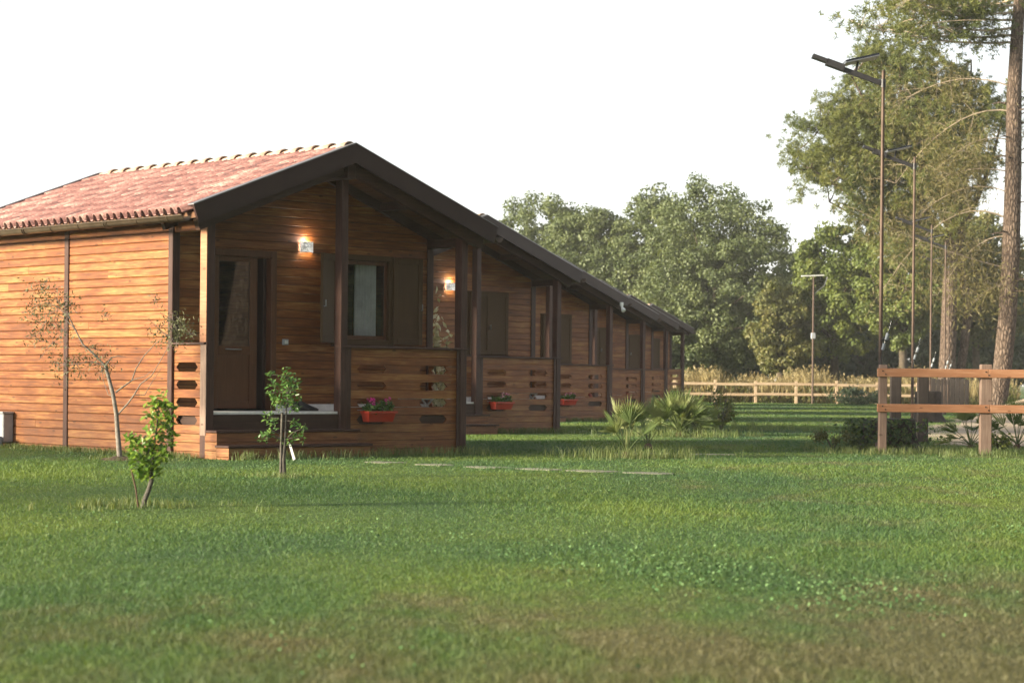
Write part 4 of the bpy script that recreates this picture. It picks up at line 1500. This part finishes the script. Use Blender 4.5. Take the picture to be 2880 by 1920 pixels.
# olive before the sunlit wall
def soil_mound(o, r, h, seed):
    rr = random.Random(seed)
    n = 18
    m = MB()
    vs, fs = [], []
    wob = [rr.uniform(0.8, 1.2) for _ in range(n)]
    for (q, z) in ((1.0, -0.01), (0.75, 0.45), (0.4, 0.85), (0.1, 1.0)):
        for k in range(n):
            a = 2 * math.pi * k / n
            vs.append((math.cos(a) * r * q * wob[k], math.sin(a) * r * q * wob[k], z * h * rr.uniform(0.8, 1.15)))
    for i in range(3):
        for k in range(n):
            fs.append((i * n + k, i * n + (k + 1) % n, (i + 1) * n + (k + 1) % n, (i + 1) * n + k))
    fs.append(tuple(range(3 * n, 4 * n)))
    m.add(vs, fs, True)
    m.build("soil", "bare_soil", o)


soil_mound(sap2, 0.15, 0.02, 4)


def olive():
    rng = np.random.default_rng(61)
    o = empty("olive_tree", (-5.02, 27.3, 0), 0, "thin young olive tree with sparse leaves before the sunlit side wall", "tree")
    soil_mound(o, 0.24, 0.05, 3)
    k = 1 / 160.0 / 1.05      # drawn from its own proportions: 1 unit of the sketch is about 6 mm

    def pt(px, py, y=0.0):
        return Vector(((px - 265) * 0.00557, y, (1055 - py) * 0.00557))
    m = MB()
    tr = [pt(268, 1060), pt(262, 1000), pt(258, 950), pt(250, 905), pt(240, 868), pt(232, 840)]
    skin(m, tr, [0.036, 0.032, 0.028, 0.026, 0.024, 0.020], 9)
    branches = [
        ([pt(232, 840), pt(205, 812), pt(180, 790), pt(165, 760), pt(150, 730), pt(125, 705), pt(95, 695)], 0.016, -0.1),
        ([pt(165, 760), pt(140, 735), pt(110, 720), pt(80, 705)], 0.008, 0.12),
        ([pt(150, 730), pt(120, 690), pt(95, 660)], 0.006, 0.05),
        ([pt(232, 840), pt(245, 820), pt(262, 816), pt(278, 818)], 0.012, 0.05),
        ([pt(256, 900), pt(275, 885), pt(292, 872), pt(300, 845), pt(318, 815), pt(345, 785), pt(370, 765)], 0.012, 0.15),
        ([pt(292, 872), pt(325, 862), pt(345, 845)], 0.006, -0.1),
        ([pt(262, 950), pt(285, 925), pt(300, 905), pt(315, 880), pt(340, 862), pt(362, 825), pt(390, 775)], 0.013, -0.15),
        ([pt(300, 905), pt(322, 905), pt(335, 880), pt(360, 840)], 0.007, 0.1),
        ([pt(250, 910), pt(238, 905), pt(225, 870), pt(220, 830)], 0.007, 0.1),
        ([pt(232, 840), pt(200, 830), pt(160, 838), pt(120, 842)], 0.008, -0.2),
    ]
    for pts, r, y in branches:
        n = len(pts)
        q = [p + Vector((0, y * i / n, 0)) for i, p in enumerate(pts)]
        skin(m, q, [r * (1 - 0.75 * i / (n - 1)) for i in range(n)], 6)
    m.build("trunk", "pale_bark", o)
    cl = [(85, 665, 22, 150), (105, 690, 26, 160), (65, 710, 20, 90), (120, 715, 26, 150), (150, 700, 18, 70), (90, 745, 24, 110), (130, 755, 26, 110), (70, 775, 18, 60), (110, 790, 24, 70),
          (140, 838, 24, 110), (170, 845, 22, 110), (215, 825, 22, 130), (225, 850, 14, 60), (120, 835, 16, 50),
          (385, 735, 18, 110), (395, 755, 20, 130), (410, 745, 14, 60), (375, 770, 22, 120), (425, 765, 12, 45), (395, 790, 14, 45), (355, 755, 20, 50), (232, 725, 12, 25), (345, 690, 10, 25), (200, 800, 14, 40)]
    P = []
    for (px, py, r, k2) in cl:
        c = np.array(pt(px, py))
        k2 = int(k2 * 0.75)
        P.append(c + rng.normal(0, 1, (k2, 3)) * np.array([r * 0.0048, 0.10, r * 0.0044]))
        # twigs through the cluster
    P = np.concatenate(P)
    leaves("foliage", P, rng.normal(size=(len(P), 3)), 0.058, 0.017, "olive_leaf", o, rng, axis=rng.normal(size=(len(P), 3)) + np.array([0, 0, 0.6]))
    m = MB()
    for (px, py, r, k2) in cl:
        c = Vector(pt(px, py))
        for _ in range(4):
            d = Vector(rng.normal(size=3)) * r * 0.006
            skin(m, [c - d * 0.8, c + Vector((0, 0, 0.01)), c + d], [0.003, 0.0025, 0.0015], 4)
    m.build("twigs", "pale_bark", o)["kind"] = "stuff"


olive()


# ------------------------------------------------------------------ trees beyond the lawn
def tree(name, x, y, h, r, mat, label, seed, z0=1.2, leaf=0.17, ncl=520, per=105, bark="oak_bark", group="trees beyond the far fence", lobes=6, tr=0.22, flat=1.0, fork=0.25, fill=0.38):
    rng = np.random.default_rng(seed)
    o = empty(name, (x, y, 0), 0, label, "tree", group)
    zc = (h + z0) / 2
    rz = (h - z0) / 2
    # lobed ellipsoid
    ld = unit(rng.normal(size=(lobes, 3)) + np.array([0, 0, 0.3]))
    d = unit(rng.normal(size=(ncl, 3)))
    bump = np.max(d @ ld.T, axis=1)
    s = 0.70 + 0.32 * np.clip(bump, 0, 1) ** 2
    q = np.where(rng.uniform(0, 1, ncl) < fill, rng.uniform(0.25, 0.8, ncl), rng.uniform(0.82, 1.0, ncl))
    c = d * (s * q)[:, None] * np.array([r, r, rz])
    taper = np.where(c[:, 2] < 0, 1.0, 1.0 - 0.15 * (c[:, 2] / rz) ** 2)
    c[:, :2] *= taper[:, None]
    c[:, 2] += zc
    cr = rng.uniform(0.55, 1.05, ncl) * r * 0.20 * (60 / max(60, ncl)) ** 0.25 + 0.12
    i = np.repeat(np.arange(ncl), per)
    N = len(i)
    dd = unit(rng.normal(size=(N, 3)))
    p = c[i] + dd * (cr[i] * rng.uniform(0.35, 1.0, N) ** 0.6)[:, None] * np.array([1.15, 1.15, 0.8])
    nr = dd + 0.9 * rng.normal(size=(N, 3)) * 0.6 + np.array([0, 0, 0.45])
    p[:, 2] = np.maximum(p[:, 2], 0.05)
    crnd = rng.uniform(0, 1, ncl)
    rnd = np.clip(0.45 * crnd[i] + 0.55 * rng.uniform(0, 1, N), 0, 1)
    leaves("crown", p, nr, leaf, leaf * 0.8, mat, o, rng, rnd)
    m = MB()
    fz = z0 + fork * (h - z0)
    skin(m, [(0, 0, -0.05), (0.03 * h * 0.3, 0, fz * 0.5), (0.0, 0.1, fz), (0.1, 0, fz + (h - fz) * 0.4)], [tr * 1.35, tr, tr * 0.85, tr * 0.4], 10)
    for k in rng.choice(ncl, size=min(ncl, 16), replace=False):
        b = Vector((0, 0.05, fz * rng.uniform(0.75, 1.15)))
        e = Vector(c[k])
        skin(m, curve_pts(b, e, (rng.normal() * 0.25, rng.normal() * 0.25, 0.3), 5), [tr * 0.42, tr * 0.34, tr * 0.27, tr * 0.2, tr * 0.13, tr * 0.06], 6)
    m.build("trunk", bark, o)
    return o


tree("oak_tree", 2.2, 137, 13.3, 4.6, "oak_leaf", "broad green tree farthest left, rising over the cabin roofs", 101, 1.5)
tree("oak_tree", 5.2, 132, 12.6, 4.0, "oak_leaf", "grey green tree between the leftmost tree and the tallest dome", 102, 1.2)
tree("oak_tree", 11.6, 123, 12.8, 5.2, "oak_leaf", "large domed grey green tree right of the last cabin's roof", 103, 0.9, ncl=700, lobes=9)
tree("oak_tree", 8.5, 130, 12.9, 3.9, "oak_leaf", "grey green tree shouldering the large dome on its left", 112, 1.0)
tree("small_tree", 14.5, 115.5, 6.6, 2.0, "tan_leaf", "small yellowish tree before the large domed tree, behind the fence", 104, 0.7, 0.17, 130, 120)
tree("elm_tree", 17.6, 117, 9.8, 3.1, "bright_leaf", "yellow green tree behind the slim far lamp mast", 105, 2.0, 0.18, 240, 130)
tree("elm_tree", 20.8, 114, 10.0, 3.0, "bright_leaf", "yellow green tree behind the row of solar lamps", 106, 2.6, 0.18, 230, 130)
tree("elm_tree", 25.8, 119, 11.2, 3.6, "tan_leaf", "olive tree filling the gap left of the big pine's trunk", 113, 2.0, 0.18, 260, 120)
tree("hedge_tree", 27.5, 128, 8.2, 5.0, "deep_leaf", "dark bluish tree seen on both sides of the big pine's trunk", 107, 0.3, 0.26, 140, 130)
tree("under_tree", 9.0, 121, 5.0, 2.4, "oak_leaf", "low bushy tree right beside the last cabin's porch post", 108, 0.3, 0.18, 140, 120)
back = tree("dark_tree", 13.0, 141, 9.5, 5.0, "deep_leaf", "dark tree filling the gaps behind the large domed tree", 109, 0.2, 0.34, 120, 120)
for (x, y, s, lab) in ((20.5, 138, 1.0, "dark tree behind the two yellow green trees"), (28.5, 142, 1.05, "dark tree at the far right behind the big pine"), (36.0, 140, 1.0, "dark tree just past the right edge behind the pine"), (9.5, 147, 0.9, "dark tree low behind the last cabin's porch"), (16.8, 150, 0.9, "dark tree low behind the small yellowish tree"), (24.0, 149, 0.9, "dark tree low behind the umbrella pine's trunk"), (32.0, 150, 1.0, "dark tree low behind the big pine's right side"), (5.0, 145, 1.0, "dark tree hidden low behind the left green trees")):
    c = copy_tree(back)
    c.location = (x, y, 0)
    c.scale = (s, s, s)
    c.rotation_euler = (0, 0, x)
    c["label"] = lab


# trees standing outside the picture: to the left towards the sun, to the right where the door glass mirrors them, and some added to keep sky light off the porches
side_tree = tree("field_tree", -28.5, 20.2, 7.4, 3.6, "oak_leaf", "sparse field tree out of the picture on the left, nearest the sunlit wall", 111, 3.4, 0.19, 56, 34, group="trees outside the picture")
for (x, y, s, lab) in ((-26.0, 10.0, 0.9, "field tree out of the picture on the left, nearest the camera"),):
    c = copy_tree(side_tree)
    c.location = (x, y, 0)
    c.scale = (s, s, s)
    c.rotation_euler = (0, 0, x)
    c["label"] = lab
for k, (x, y, s) in enumerate(((19.5, 22.0, 1.35), (20.5, 29.0, 1.4), (15.0, 6.0, 1.5), (27.0, 25.0, 1.8), (18.5, 14.0, 1.4), (12.0, -3.0, 1.5), (6.0, -13.0, 1.6))):  # those near and behind the camera are added to block sky light
    c = copy_tree(back)
    c.location = (x, y, 0)
    c.scale = (s, s, s)
    c.rotation_euler = (0, 0, x)
    c["group"] = "trees outside the picture"
    c["label"] = "dark tree out of the picture on the right, %s" % ("mirrored in the door glass", "mirrored in the window", "added near camera to shade porches", "behind the mirrored ones", "between camera and mirrored ones", "added just behind camera for porch shade", "added farthest behind camera for porch shade")[k]


for k, (x, y, s) in enumerate(((-36.0, 122.0, 0.9), (-45.0, 130.0, 1.05), (-55.0, 120.0, 0.95), (-66.0, 128.0, 1.1))):
    c = copy_tree(back)
    c.location = (x, y, 0)
    c.scale = (s, s, s)
    c.rotation_euler = (0, 0, x)
    c["group"] = "trees outside the picture"
    c["label"] = "dark tree out of the picture far back on the left, %s" % ("nearest the cabins", "second from the cabins", "third from the cabins", "farthest from the cabins")[k]


# umbrella pine on the right
def needles(P, Nd, L, w, rng):
    return


def stone_pine():
    rng = np.random.default_rng(201)
    o = empty("stone_pine", (19.4, 95.0, 0), 0, "wide umbrella pine with olive yellow crown behind the street lamps", "tree")
    m = MB()
    fork = Vector((0.1, 0, 7.6))
    skin(m, [(-0.1, 0, -0.1), (0.0, 0, 2.5), (0.05, 0, 5.0), tuple(fork)], [0.42, 0.36, 0.33, 0.30], 12)
    skin(m, [(0.3, 0.2, -0.1), (0.75, 0.2, 2.6), (0.95, 0.3, 4.5), (0.45, 0.2, 7.0), (0.9, 0.2, 9.0)], [0.24, 0.2, 0.19, 0.18, 0.12], 9)
    ctr = np.array([-2.0, 0, 11.6])
    C = []
    for k in range(500):
        d = unit(rng.normal(size=(1, 3)))[0]
        q = rng.uniform(0.55, 1.0) if rng.uniform() < 0.75 else rng.uniform(0.2, 0.6)
        s = 1 + 0.13 * math.sin(4 * math.atan2(d[2], d[0]) + 1.0)
        p = ctr + d * q * s * np.array([5.0, 4.2, 4.9])
        if p[2] < 8.2 and p[0] > -1.5 and rng.uniform() < 0.5:
            continue
        C.append(p)
    C = np.array(C)
    # limbs fan out from the fork, thinner limbs reach the tufts
    tips = [(-5.6, 0.5, 12.6), (-4.6, -1, 14.6), (-3.0, 1.0, 15.6), (-1.0, 0.5, 16.0), (0.8, -0.5, 15.4), (2.4, 0, 13.5), (-6.2, 0, 10.6), (-5.2, 1, 9.2), (-2.5, -1.4, 13.5), (-0.6, 1.2, 13.0), (1.6, 1.0, 11.0)]
    limbs = []
    for t in tips:
        pts = curve_pts(fork + Vector((rng.uniform(-0.2, 0.2), 0, rng.uniform(-0.6, 0.4))), t, (0.25 * (1 if t[0] > -2 else 0.6), 0, -0.5), 8)
        skin(m, pts, [0.17 - 0.017 * i for i in range(9)], 7)
        limbs += pts[2:]
    for c in C[::2]:
        b = min(limbs, key=lambda v: (v - Vector(c)).length)
        skin(m, curve_pts(b, c, (0, 0, -0.15), 3), [0.045, 0.035, 0.025, 0.012], 4)
    m.build("trunk", "pine_bark", o)
    nt = 18
    T = np.concatenate([c + rng.normal(0, 1, (nt, 3)) * np.array([0.34, 0.34, 0.24]) for c in C])
    per = 22
    i = np.repeat(np.arange(len(T)), per)
    d = unit(rng.normal(size=(len(i), 3)) + np.array([0, 0, 0.5]))
    p = T[i] + d * 0.12
    crnd = np.repeat(rng.uniform(0, 1, len(C)), nt)
    rnd = np.clip(0.5 * crnd[i] + 0.5 * rng.uniform(0, 1, len(i)), 0, 1)
    leaves("crown", p, rng.normal(size=(len(i), 3)), 0.23, 0.036, "pine_needle", o, rng, rnd, axis=d)


stone_pine()


o = empty("mirrored_pine", (9.6, 26.7, 0), 0, "leaning pine out of the picture on the right, its trunk mirrored in the door glass", "tree", "trees outside the picture")
m = MB()
m.tube([(0.3, 0, -0.1), (0.1, 0.0, 1.5), (-0.1, 0.35, 3.5), (-0.2, 0.9, 6.0), (-0.2, 1.2, 9.0), (0, 1.2, 12.0)], [0.42, 0.34, 0.30, 0.27, 0.22, 0.08], 14)
m.build("trunk", "pine_bark", o)
rngm = np.random.default_rng(77)
pm = rngm.normal(0, 1, (9000, 3)) * np.array([1.3, 1.3, 1.0]) + np.array([0.3, 1.3, 11.0])
leaves("crown", pm, rngm.normal(size=(9000, 3)), 0.22, 0.04, "pine_needle", o, rngm)


def tall_pine():
    rng = np.random.default_rng(210)
    o = empty("tall_pine", (18.0, 80.0, 0), 0, "tall pine with thick scaly trunk and pale dead branches at the right edge", "tree")
    m = MB()
    tr = [Vector(p) for p in ((0.10, 0, -0.1), (0.18, 0, 0.4), (0.38, 0, 1.6), (0.55, 0, 3.5), (0.66, 0, 6.0), (0.72, 0, 9.0), (0.72, 0, 12.0), (0.85, 0, 15.0), (1.1, 0, 18.0), (1.2, 0, 20.5))]
    skin(m, tr, [0.52, 0.40, 0.355, 0.345, 0.335, 0.31, 0.28, 0.23, 0.15, 0.05], 16)
    # short stubs
    for k in range(14):
        z = rng.uniform(3.0, 12.0)
        a = rng.uniform(0, 6.28)
        b = Vector((0.66, 0, z))
        skin(m, [b, b + Vector((math.cos(a) * 0.5, math.sin(a) * 0.5, 0.05)), b + Vector((math.cos(a) * 0.75, math.sin(a) * 0.75, 0.0))], [0.05, 0.03, 0.015], 5)
    m.build("trunk", "pine_bark", o)
    # dead branches, each arching out and drooping
    m = MB()
    spec = [(12.2, -4.2, 11.6, 0.6, 0.05), (11.3, -4.3, 8.6, 0.9, 0.055), (9.0, -2.6, 8.8, 0.25, 0.045), (7.2, -4.6, 4.8, 1.3, 0.055), (6.6, -2.7, 4.4, 0.7, 0.045), (8.2, -3.6, 7.2, 0.7, 0.04), (5.4, -5.4, 7.2, -0.2, 0.035), (10.2, -3.0, 9.0, 0.5, 0.04), (4.8, -1.4, 4.2, 0.2, 0.03), (9.6, 2.6, 10.2, 0.4, 0.05), (7.8, 3.0, 6.6, 0.6, 0.05), (11.0, 3.2, 11.6, 0.4, 0.05), (6.0, 2.6, 4.2, 0.8, 0.04)]
    tw = []
    for (z, dx, ze, arch, r) in spec:
        y = rng.uniform(-1.0, 0.6)
        pts = curve_pts((0.68, 0, z), (0.68 + dx, y, ze), (0, 0, arch), 9)
        r *= 0.62
        skin(m, pts, [r * (1 - 0.085 * i) for i in range(10)], 6)
        for i in range(3, 10):
            for _ in range(4):
                d = Vector((rng.normal() * 0.5 + 0.3 * np.sign(dx), rng.normal() * 0.6, rng.normal() * 0.45 - 0.15))
                e = pts[i] + d * rng.uniform(0.4, 1.3)
                skin(m, curve_pts(pts[i], e, (0, 0, 0.08), 3), [r * 0.26, r * 0.2, r * 0.15, r * 0.08], 4)
                tw.append(e)
    m.build("dead_branch", "dead_branch", o)
    # dull needles hanging among the dead twigs
    nT = len(tw)
    tws = np.array([tuple(t) for t in tw])
    per = 44
    i = np.repeat(np.arange(nT), per)
    p = tws[i] + rng.normal(0, 0.38, (len(i), 3))
    d = unit(rng.normal(size=(len(i), 3)) + np.array([0, 0, -0.3]))
    leaves("dry_foliage", p, rng.normal(size=(len(i), 3)), 0.24, 0.028, "dry_needle", o, rng, axis=d)
    # crown above
    m = MB()
    C = []
    for k in range(17):
        z = rng.uniform(14.8, 19.5) if k > 6 else 13.9 + 0.28 * k
        a = rng.uniform(0, 6.28) if k > 6 else math.pi + rng.uniform(-0.95, 0.95)
        L = rng.uniform(3.5, 6.6) * (1 if z < 17 else 0.7) if k > 6 else rng.uniform(4.4, 6.4)
        e = Vector((0.8 + math.cos(a) * L, math.sin(a) * L * 0.8, z + (rng.uniform(0.2, 1.2) if k > 6 else rng.uniform(-0.1, 0.5))))
        pts = curve_pts((0.8, 0, z), e, (0, 0, -0.25), 7)
        skin(m, pts, [0.05, 0.045, 0.04, 0.034, 0.028, 0.022, 0.016, 0.010], 6)
        for i in range(2, 8):
            for _ in range(4):
                t = pts[i] + Vector((rng.normal() * 0.6, rng.normal() * 0.6, rng.uniform(-0.35, 0.5)))
                skin(m, curve_pts(pts[i], t, (0, 0, 0.05), 3), [0.022, 0.018, 0.013, 0.008], 4)
                C.append(tuple(t))
    m.build("live_branch", "dead_branch", o)
    C = np.array(C)
    nt = 6
    T = np.concatenate([c + rng.normal(0, 1, (nt, 3)) * np.array([0.30, 0.30, 0.18]) for c in C])
    per = 13
    i = np.repeat(np.arange(len(T)), per)
    d = unit(rng.normal(size=(len(i), 3)) + np.array([0, 0, 0.4]))
    crnd = np.repeat(rng.uniform(0, 1, len(C)), nt)
    leaves("crown", T[i] + d * 0.11, rng.normal(size=(len(i), 3)), 0.22, 0.04, "pine_needle", o, rng, np.clip(0.5 * crnd[i] + 0.5 * rng.uniform(0, 1, len(i)), 0, 1), axis=d)


tall_pine()

# fallen bough on the right
o = MB().tube(curve_pts((0, 0, 0.35), (2.3, 0.2, 1.0), (0, 0, 0.1), 6), [0.09, 0.085, 0.08, 0.075, 0.07, 0.06, 0.05], 8).build("fallen_bough", "dead_branch")
o.location = (17.2, 76.5, -0.3)
tag(o, "pale fallen bough leaning at the foot of the big pine", "branch")


# ------------------------------------------------------------------ dry reeds behind the far fence
def reeds():
    rng = np.random.default_rng(301)
    n = 15000
    x = rng.uniform(4, 26, n)
    y = rng.uniform(109.2, 113.5, n)
    clump = 0.75 + 0.35 * np.sin(x * 1.7 + 0.6 * y) * np.sin(x * 0.63 + 1.0)
    h = rng.uniform(0.7, 1.75, n) * clump + 0.1
    lean = rng.normal(0, 0.16, (n, 2))
    a = rng.uniform(0, 3.14, n)
    w = 0.022
    b = np.stack([x, y, np.zeros(n)], axis=1)
    s = np.stack([np.cos(a), np.sin(a), np.zeros(n)], axis=1) * w
    mid = b + np.stack([lean[:, 0] * h * 0.35, lean[:, 1] * h * 0.35, h * 0.62], axis=1)
    tip = b + np.stack([lean[:, 0] * h, lean[:, 1] * h, h], axis=1)
    v = np.stack([b - s, b + s, mid + s * 1.0, tip, mid - s * 1.0], axis=1)
    o = quick_mesh("dry_reeds", v, 5, "reed_dry", None, rng.uniform(0, 1, n), [(0, 1, 2), (0, 2, 4), (4, 2, 3)])
    o["kind"] = "stuff"
    tag(o, "tall dry golden reeds growing behind the far rail fence", "reeds")
    # seed heads, same stuff
    k = rng.choice(n, 6000, replace=False)
    p = tip[k] + rng.normal(0, 0.05, (len(k), 3))
    o2 = leaves("reed_plumes", p, rng.normal(size=(len(k), 3)), 0.20, 0.07, "reed_dry", None, rng, axis=np.tile([0, 0, 1.0], (len(k), 1)) + rng.normal(0, 0.4, (len(k), 3)))
    o2["kind"] = "stuff"
    tag(o2, "feathery seed plumes on the tall dry reeds", "reeds")
    # green weeds mixed in along the fence foot
    n = 6000
    x = rng.uniform(4, 26, n)
    p = np.stack([x, rng.uniform(108.6, 110.5, n), rng.uniform(0, 1, n) ** 1.5 * (0.7 + 0.35 * np.sin(x * 1.3))], axis=1)
    o3 = leaves("fence_weeds", p, rng.normal(size=(n, 3)), 0.26, 0.08, "tan_leaf", None, rng, axis=np.tile([0, 0, 1.0], (n, 1)) + rng.normal(0, 0.5, (n, 3)))
    o3["kind"] = "stuff"
    tag(o3, "rough green weeds along the foot of the far fence", "weeds")


reeds()


# ------------------------------------------------------------------ lawn grass
def smooth_noise(x, y, seed):
    r = np.random.default_rng(seed)
    out = np.zeros_like(x)
    for k in range(10):
        fx, fy, ph = r.normal(0, 1.3), r.normal(0, 0.8), r.uniform(0, 6.28)
        out += np.sin(fx * x + fy * y + ph)
    return out / 4.0


def in_cabin(x, y):
    bad = np.zeros(len(x), dtype=bool)
    for i in range(6):
        dx, dy = x - (P0[0] + STEP[0] * i), y - (P0[1] + STEP[1] * i)
        u = dx * math.cos(ROT) + dy * math.sin(ROT)
        v = -dx * math.sin(ROT) + dy * math.cos(ROT)
        bad |= (u > -0.03) & (u < W + 0.03) & (v > -0.03) & (v < LEN + 0.1)
        bad |= (u > -0.05) & (u < 2.4) & (v > -0.57) & (v < 0)
    return bad


def lawn():
    rng = np.random.default_rng(401)
    N = 1350000
    # depth drawn so that blades thin out with distance
    t = rng.uniform(0, 1, N)
    y = 4.6 * (108 / 4.6) ** (t ** 1.15)
    half = 0.27 * y + 3.6
    x = rng.uniform(-1, 1, N) * half
    keep = ~in_cabin(x, y)
    keep &= ~((y > 36) & (x > 7.6 + (y - 37) * 0.22) & (y < 104))
    x, y = x[keep], y[keep]
    n = len(x)
    tall = smooth_noise(x, y, 5)
    h = (0.008 + 0.0048 * rng.gamma(2.0, 1.0, n)) * (1 + 0.45 * np.clip(tall, -1, 1)) * (1 + y / 200)
    h = np.clip(h, 0.008, 0.08)
    w = 0.00165 * (y / 6.0) ** 0.82 * rng.uniform(0.8, 1.4, n)
    lean = rng.normal(0, 0.75, (n, 2))
    a = rng.uniform(0, 3.1416, n)
    b = np.stack([x, y, np.full(n, -0.002)], axis=1)
    s = np.stack([np.cos(a), np.sin(a), np.zeros(n)], axis=1) * w[:, None]
    tip = b + np.stack([lean[:, 0] * h, lean[:, 1] * h, h], axis=1)
    v = np.stack([b - s, b + s, tip], axis=1)
    o = quick_mesh("lawn_grass", v, 3, "grass_blade", None, rng.uniform(0, 1, n), [(0, 1, 2)])
    o["kind"] = "stuff"
    tag(o, "short green lawn grass with worn dry patches", "grass")
    # clover and broad-leaved weeds, in drifts
    M = 90000
    t = rng.uniform(0, 1, M)
    y = 5.0 * (40 / 5.0) ** t
    x = rng.uniform(-1, 1, M) * (0.27 * y + 0.8)
    nz = smooth_noise(x * 0.8, y * 0.55, 21) + 0.25 * smooth_noise(x * 3, y * 2, 22)
    keep = (nz + rng.normal(0, 0.45, M) > 1.0 + np.clip(12 - y, 0, 6) * 0.12) & ~in_cabin(x, y)
    x, y = x[keep], y[keep]
    n = len(x)
    p = np.stack([x, y, rng.uniform(0.012, 0.04, n)], axis=1)
    o = leaves("clover", p, rng.normal(0, 0.45, (n, 3)) + np.array([0, -0.2, 1.0]), 0.021, 0.016, "clover_leaf", None, rng)
    o["kind"] = "stuff"
    tag(o, "pale clover and broad leaved weeds scattered in the lawn", "clover")
    # long uncut tufts along walls, posts and saplings
    spots = []
    for k in range(240):
        u = rng.uniform(-0.1, 5.9)
        q = cab(0, -0.10 - rng.gamma(1.2, 0.07), u, 0)
        spots.append((q.x, q.y, 0.10))
    for k in range(130):
        q = cab(0, rng.uniform(0.0, W), -0.60 - rng.gamma(1.2, 0.08) if rng.uniform() < 0.6 else -0.08 - rng.gamma(1.2, 0.05), 0)
        spots.append((q.x, q.y, 0.16))
    for i in range(1, 4):
        for k in range(90):
            q = cab(i, rng.uniform(2.2, W), -0.08 - rng.gamma(1.2, 0.08), 0)
            spots.append((q.x, q.y, 0.14))
    for (cx, cy, r, k, hh) in ((-3.05, 17.5, 0.35, 34, 0.09), (-2.45, 23.0, 0.22, 30, 0.08), (-5.0, 27.3, 0.25, 30, 0.08), (1.62, 29.9, 0.5, 80, 0.20), (3.3, 42, 0.8, 90, 0.22), (5.66, 32.5, 0.5, 60, 0.13), (7.2, 32.5, 0.6, 70, 0.14), (6.2, 34.2, 0.9, 90, 0.15), (9.0, 33.0, 1.5, 90, 0.13), (5.0, 48, 1.2, 90, 0.25)):
        for _ in range(k):
            spots.append((cx + rng.normal(0, r), cy + rng.normal(0, r * 0.8), hh))
    S = np.array(spots)
    per = 16
    i = np.repeat(np.arange(len(S)), per)
    n = len(i)
    b = np.stack([S[i, 0] + rng.normal(0, 0.045, n), S[i, 1] + rng.normal(0, 0.045, n), np.full(n, -0.002)], axis=1)
    ok = ~in_cabin(b[:, 0], b[:, 1])
    b, i = b[ok], i[ok]
    n = len(i)
    h = S[i, 2] * rng.uniform(0.25, 1.05, n)
    lean = rng.normal(0, 0.35, (n, 2))
    a = rng.uniform(0, 3.14, n)
    w = 0.0035
    s = np.stack([np.cos(a), np.sin(a), np.zeros(n)], axis=1) * w
    mid = b + np.stack([lean[:, 0] * h * 0.3, lean[:, 1] * h * 0.3, h * 0.6], axis=1)
    tip = b + np.stack([lean[:, 0] * h, lean[:, 1] * h, h * 0.97], axis=1)
    v = np.stack([b - s, b + s, mid + s * 0.8, tip, mid - s * 0.8], axis=1)
    o = quick_mesh("long_grass", v, 5, "palm_leaf", None, rng.uniform(0, 1, n), [(0, 1, 2), (0, 2, 4), (4, 2, 3)])
    o["kind"] = "stuff"
    tag(o, "uncut longer grass along walls, posts and plant feet", "grass")


lawn()


# ------------------------------------------------------------------ thin evening haze over the meadow
hz = NT("haze_air")
vol = hz.n("ShaderNodeVolumePrincipled")
vol.inputs["Color"].default_value = (0.93, 0.95, 0.98, 1)
vol.inputs["Density"].default_value = 0.0003
vol.inputs["Anisotropy"].default_value = 0.0
hz.l(vol.outputs[0], hz.out.inputs["Volume"])
MAT["haze_air"] = hz.m
o = MB().box(-905, 905, -505, 1305, -1.0, 24.0).build("haze", "haze_air")
o["kind"] = "stuff"
tag(o, "thin pale evening haze lying over the whole meadow", "haze")
